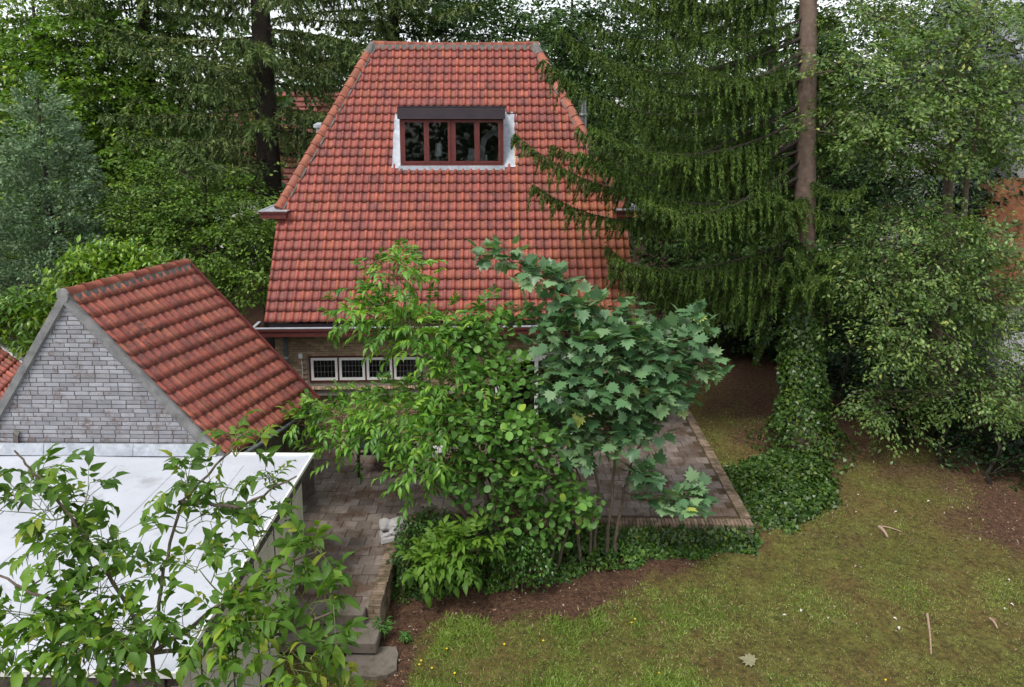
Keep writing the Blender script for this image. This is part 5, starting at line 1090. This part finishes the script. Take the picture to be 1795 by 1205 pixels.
shoots_tree('maple_tree', 'maple with big lobed dark green leaves before the terrace door', 'tree',
    [[gpt(1040, 985), S(1050, 880, 13.3), S(1030, 740, 13.4), S(1000, 600, 13.6), S(940, 500, 13.8)], [gpt(1060, 985), S(1075, 850, 13.2), S(1085, 720, 13.3), S(1120, 640, 13.4)], [gpt(1030, 990), S(1040, 900, 13.3), S(1000, 800, 13.3)], [gpt(1075, 985), S(1085, 900, 13.4), S(1110, 800, 13.5), S(1180, 680, 13.6)], [gpt(1020, 995), S(1010, 920, 13.2), S(990, 860, 13.2)]],
    [(880,440,13.9,46,22),(945,485,13.8,58,30),(1010,535,13.7,55,36),(985,590,13.5,70,45),(1070,600,13.5,90,45),(1150,610,13.6,80,40),(1215,560,13.9,36,26),(1235,640,13.7,48,22),(1060,680,13.2,90,48),(1140,690,13.4,75,38),(990,680,13.2,55,55),(1070,755,13.1,75,42),(1180,660,13.8,70,30),(1190,875,13.0,60,22),(1135,835,13.1,42,22),(1000,770,13.1,50,45),(1110,545,13.8,36,24),(1120,740,13.4,60,30)],
    'simple', M['lf_maple'], 103, dens=9.5, leafsize=.26, space=.13, tpl=lf_maple(), stem_r=.04, own=300, up=.15, lightbias=.2, nup=2.2, njit=.25)
sp2 = gpt(800, 1035)
shoots_tree('walnut_sapling', 'low pinnate-leaved sapling spreading over the bed below the terrace', 'sapling', [[gpt(815, 1030), S(810, 990, 12.2), S(800, 965, 12.1)]],
    [(790,975,12.1,60,30),(755,995,12.0,36,22),(835,965,12.1,40,26)], 'pinnate', M['lf_walnut'], 104, dens=7, leafsize=.2, space=.12, pairs=4, rl=.42, tpl=lf_full(.42, .2, .1), stem_r=.02, up=1.0)
shoots_tree('glossy_shrub', 'small-leaved glossy evergreen bush beside the pinnate sapling', 'shrub', [[gpt(915, 1040), S(915, 1000, 12.3), S(912, 960, 12.35)], [gpt(900, 1038), S(895, 990, 12.3), S(880, 960, 12.35)]],
    [(915,985,12.4,45,48),(880,975,12.5,38,38),(945,1000,12.4,30,30),(905,950,12.6,46,26)], 'simple', M['lf_glossy'], 105, dens=55, leafsize=.085, space=.04, tpl=lf_full(.5, .1, .1), stem_r=.018, up=.5)
shoots_tree('dark_shrub', 'dark leafy shrub wedged against the stone figure and terrace corner', 'shrub', [[gpt(735, 1000), S(735, 950, 12.9)]],
    [(735,945,12.9,45,42),(770,930,13.1,60,34),(712,985,12.6,28,48),(705,1040,12.2,20,30)], 'simple', M['lf_cover'], 106, dens=40, leafsize=.10, space=.05, tpl=lf_full(.45, .1, .1), stem_r=.015, up=.5)
def ground_cover(name, label, poly, n, hgt, seed, ls=.1):
    g = np.random.default_rng(seed); W_ = np.array([gpt(x, y)[:2] for x, y in poly]); lo, hi_ = W_.min(0), W_.max(0)
    xy = lo+(hi_-lo)*g.uniform(0, 1, (n*3, 2)); sd_ = poly_sd(xy[:, 0], xy[:, 1], [tuple(w) for w in W_]); k = (sd_ > .02+.16*fbm(xy[:, 0], xy[:, 1], 2.5, 3, seed)) ; xy = xy[k][:n]; sd_ = np.maximum(sd_[k][:n], .02)
    h_ = hgt*np.minimum(1, sd_/.5)*np.clip(.65+.45*fbm(xy[:, 0], xy[:, 1], 2.2, 4, seed+1), .12, 1.4)*g.uniform(.2, 1, len(xy))**.5
    p = np.concatenate([xy, (ground_h(xy[:, 0], xy[:, 1])+.015+h_)[:, None]], 1); o = link(name, np_mesh(name, *(lambda q: (q[0], q[1], q[2]))(scatter(lf_full(.5, .15, .1), p, frames(nrm(g.normal(0, .8, p.shape)+np.array([0, -.4, .1])), nrm(g.normal(0, .4, p.shape)+np.array([0, -.25, 1]))), ls*g.uniform(.5, 1.3, len(p)), np.clip(g.normal(.4, .22, len(p)), .01, .98))), True), M['lf_cover'])
    tag(o, label, 'ground cover', kind='stuff')
ground_cover('ground_cover', 'ivy and low green plants covering the bed along the terrace wall', [(684,1050),(690,960),(720,925),(900,925),(1100,935),(1235,935),(1235,965),(1130,985),(1090,1000),(1010,1012),(960,1020),(860,1035),(780,1040),(720,1050)], 12000, .5, 111)
ground_cover('ground_cover', 'ivy hanging on the terrace corner wall by the lawn', [(1235,930),(1320,925),(1335,955),(1300,972),(1250,965)], 1500, .42, 112)
def wall_ivy():
    g = np.random.default_rng(115); b0 = gxy(1.0, 13.75); root = empty('ivy_plant', (b0[0], b0[1], b0[2]), 'ivy trailing down the brick retaining wall of the terrace', 'ivy'); n = 5200
    x = g.uniform(-2.3, 4.62, n); t = g.uniform(0, 1, n); k = g.random(n) < np.clip(.55+.8*fbm(x, t*.6, 1.5, 4, 16)-.25*(t > .85), .03, 1); x, t = x[k], t[k]; n = len(x); z = -.5+.52*t
    p = np.stack([x, 13.80-.10*g.uniform(0, 1, n)*(1.4-t), z], 1); cloud('foliage', lf_ivy(), p, frames(nrm(g.normal(0, .6, p.shape)-Z3*.8), nrm(g.normal(0, .35, p.shape)+np.array([0, -1, .5]))), .085*g.uniform(.5, 1.2, n), np.clip(g.normal(.4, .22, n), .01, .98), M['lf_ivy'], root)
    b = MB()
    for k in range(30): xx = -2.2+k*.23; tubes(b, [(xx, 13.83, -.48), (xx+g.normal(0, .08), 13.82, -.25), (xx+g.normal(0, .12), 13.82, -.02)], .008, .003, 4)
    b.build('stems', M['twig'], root, 'stuff')
wall_ivy()
def tuft(label, px, py, n, L_, seed):
    g = np.random.default_rng(seed); b0 = gpt(px, py); root = empty('weed_tuft', b0, label, 'weed'); acc = Acc(); b = MB()
    for k in range(7):
        a = g.uniform(0, 6.28); tip = b0+np.array([math.cos(a)*L_*.4, math.sin(a)*L_*.4, L_*g.uniform(.7, 1.1)]); S_ = bez(b0, b0+np.array([0, 0, L_*.6]), tip, 8); tubes(b, S_, .005, .002, 3)
        for q in range(n):
            t = g.uniform(.25, 1)*6.9; i = int(t); p = S_[i]*(1-t+i)+S_[i+1]*(t-i); w = g.uniform(0, 6.28); acc.add(p, nrm(np.array([math.cos(w), math.sin(w), g.uniform(-.1, .6)])), nrm(Z3+g.normal(0, .3, 3)), .13*g.uniform(.6, 1.1), g.uniform(.3, .9))
    p, d, n_, s_, r_ = acc.cat(); b.build('stalks', M['greentwig'], root); cloud('foliage', lf_full(.28, .2, .1), p, frames(d, n_), s_, r_, M['lf_hazel'], root)
tuft('feathery green weed growing beside the lower step', 674, 1122, 14, .38, 121)
tuft('tiny green weed on bare soil past the steps', 712, 1126, 9, .16, 122)

# ------------------------------------------------------------------ foreground walnut
WY = 5.7
f0_ = S(268, 1145, WY)
shoots_tree('walnut_tree', 'young walnut with large pinnate leaves growing up before the shed roof', 'tree',
    [[gxy(f0_[0], f0_[1]), f0_, S(285, 1000, 5.9), S(318, 880, 6.0), S(395, 800, 6.1), S(425, 762, 6.1)], [f0_, S(200, 1020, 5.8), S(120, 900, 5.9), S(60, 830, 5.9), S(25, 790, 5.9)], [f0_, S(360, 1080, 5.7), S(470, 1000, 5.8), S(560, 965, 5.9)], [f0_, S(390, 1130, 5.6), S(500, 1110, 5.6), S(590, 1070, 5.6)], [f0_, S(160, 1090, 5.6), S(60, 1040, 5.5), S(-20, 1000, 5.5)], [S(318, 880, 6.0), S(420, 890, 6.0), S(520, 835, 6.1)]],
    [(415,785,6.1,35,30),(330,845,6.1,40,30),(400,855,6.1,50,32),(480,845,6.1,45,25),(330,920,6.0,75,36),(440,935,5.9,45,32),(60,830,5.9,40,36),(60,900,5.9,80,40),(150,880,5.9,50,36),(180,950,5.8,70,42),(80,980,5.8,90,42),(190,1030,5.8,90,46),(60,1080,5.5,110,52),(350,1000,5.7,70,42),(500,985,5.9,55,36),(560,960,5.9,36,28),(420,1060,5.6,90,45),(540,1070,5.6,62,42),(500,1150,5.4,90,50),(450,1110,5.4,90,40),(330,1110,5.4,90,40),(240,1100,5.4,90,45),(120,1130,5.3,100,45),(180,1150,5.3,120,50),(560,1170,5.4,40,40),(30,1170,5.2,80,45),(400,1190,5.2,90,30)],
    'pinnate', M['lf_walnut'], 131, twigmat='greentwig', dens=6.2, leafsize=.155, space=.15, pairs=3, rl=.27, tpl=lf_full(.42, .2, .1), stem_r=.022, own=300, up=.3, leafname='leaflet', barkmat='bark')

# ------------------------------------------------------------------ lawn: grass, flowers, fallen things
def lawn():
    g = np.random.default_rng(141); n = 460000
    Y_ = 8.2+12*g.uniform(0, 1, n)**1.6; X_ = -3.5+(5+Y_*.78)*g.uniform(0, 1, n)
    inb = ~((X_ < 4.75) & (Y_ > 13.75)) & ~((X_ < -2.3) & (Y_ > 10.55)); so_ = soil_mask(X_, Y_); tuf = fbm(X_, Y_, 2.6, 5, 33)+.25*fbm(X_, Y_, 11, 2, 34)
    px_ = PX+FPX*X_/Y_; green = sstep(px_, 1500, 1050)*sstep(Y_, 13.2, 11.0)
    k = inb & (g.random(n) < np.clip((1-so_*1.02)*(.5+.45*green+.45*tuf), 0, 1)); X_, Y_, green, tuf = X_[k], Y_[k], green[k], tuf[k]
    p = np.stack([X_, Y_, ground_h(X_, Y_)-.004], 1); n = len(p); d = nrm(g.normal(0, .75, p.shape)*np.array([1, 1, .2])+Z3*.75)
    L_ = (.034+.058*green*np.clip(.6+.6*tuf, .2, 1.3)+.02*np.clip(tuf, 0, 1))*g.uniform(.6, 1.4, n)
    V, F, r_ = scatter((np.array([(-.10,0,0),(.10,0,0),(.04,1,.1)]), np.array([(0,1,2)])), p, frames(d, nrm(g.normal(0, 1, p.shape))), L_, np.clip(.28+.38*green+.15*tuf+g.normal(0, .22, n), .01, .985))
    tag(link('grass', np_mesh('grass', V, F, r_), M['lf_grass']), 'patchy short grass of the lawn', 'grass', kind='stuff')
    # dead leaves and chips
    n = 11000; Y_ = 9.5+11*g.uniform(0, 1, n); X_ = -2.2+(4+Y_*.75)*g.uniform(0, 1, n); inb = ~((X_ < 4.7) & (Y_ > 13.8)) & ~((X_ < -2.3) & (Y_ > 10.5)); k = inb & (g.random(n) < .08+.75*soil_mask(X_, Y_)**.7); X_, Y_ = X_[k], Y_[k]
    p = np.stack([X_, Y_, ground_h(X_, Y_)+.012], 1); n = len(p)
    V, F, r_ = scatter(lf_full(.5, .25, .2), p, frames(nrm(g.normal(0, 1, p.shape)*np.array([1, 1, .15])), nrm(Z3+g.normal(0, .25, p.shape))), .04*g.uniform(.3, 1.5, n)**1.3, np.clip(g.normal(.5, .27, n), .01, .98))
    tag(link('leaf_litter', np_mesh('leaf_litter', V, F, r_), M['litter']), 'dead leaves and chips scattered over soil and lawn', 'leaf litter', kind='stuff')
    fl = plain('buttercup_yellow', (.75, .55, .02), .5)
    for i, (x, y) in enumerate(((952,1128),(783,1142),(735,1170),(757,1176),(797,1185),(884,1134),(1107,1096),(1113,1090),(1155,1185),(1552,1197),(738,1163))):
        q = gpt(x, y); b = MB(); b.tube([q-Z3*.01, q+Z3*.045], .003, 4)
        for w_ in range(5):
            t_ = w_*1.2566; d_ = np.array([math.cos(t_), math.sin(t_), .4]); s2 = np.array([-math.sin(t_), math.cos(t_), 0]); c_ = q+Z3*.045; b.add([c_, c_+d_*.014+s2*.009, c_+d_*.022, c_+d_*.014-s2*.009], [(0,1,2,3)])
        tag(b.build('buttercup', fl), 'tiny yellow buttercup in the lawn grass', 'flower', 'buttercups in the lawn')
    # big fallen maple leaf, bark curl, stick
    q = gpt(1312, 1162); V, F = lf_maple(); b = MB(); a = 1.1; Rz = np.array([[math.cos(a), -math.sin(a), 0], [math.sin(a), math.cos(a), 0], [0, 0, 1]]); VV = (V-np.array([0, .4, 0]))*.3*np.array([1, .9, .8]) @ Rz.T+q+Z3*.05
    b.add(VV, [tuple(f_) for f_ in F]); tag(b.build('fallen_leaf', speckled('dry_leaf', (.20, .19, .105), (.27, .255, .155), 20, .8, .2, 60)), 'large pale fallen maple leaf lying on the grass', 'leaf')
    bk_ = speckled('pale_bark', (.28, .17, .12), (.5, .36, .27), 25, .9, .4, 60)
    for i, (x, y, x2, y2, r0_, lab) in enumerate(((1541,926,1556,945,.04,'curled reddish bark piece on the lawn past the ivy mound'), (1545,925,1582,936,.014,'thin dry stick lying beside the curled bark piece'), (1625,1080,1632,1150,.022,'long weathered stick lying on the open lawn'), (1735,1087,1748,1105,.025,'short pinkish bark chip near the long stick'))):
        a_, c_ = gpt(x, y, .03), gpt(x2, y2, .03); b = MB(); tubes(b, bez(a_, (a_+c_)/2+np.array([.03, .02, .03]), c_, 7), r0_, r0_*.5, 6); tag(b.build(('bark_piece', 'dry_stick', 'dry_stick', 'bark_piece')[i], bk_), lab, ('bark', 'stick', 'stick', 'bark')[i])
    pts = [(1452,1087),(1378,1081),(1405,1070),(1770,1060),(1760,1070),(1770,1020),(1573,899),(1575,1100),(1565,1085),(1500,900),(1505,870),(1630,880)]
    wh = speckled('pale_petal', (.55, .5, .45), (.7, .66, .6), 20, .8, 0)
    for i, (x, y) in enumerate(pts):
        q = gpt(x, y, .02); V, F = lf_full(.6, .2, .2); a = i*1.3; Rz = np.array([[math.cos(a), -math.sin(a), 0], [math.sin(a), math.cos(a), 0], [0, 0, 1]]); b = MB(); b.add(V*.07 @ Rz.T+q, [tuple(f_) for f_ in F]); tag(b.build('pale_leaf', wh), 'small bleached leaf lying on the lawn', 'leaf', 'bleached leaves on the lawn')
lawn()
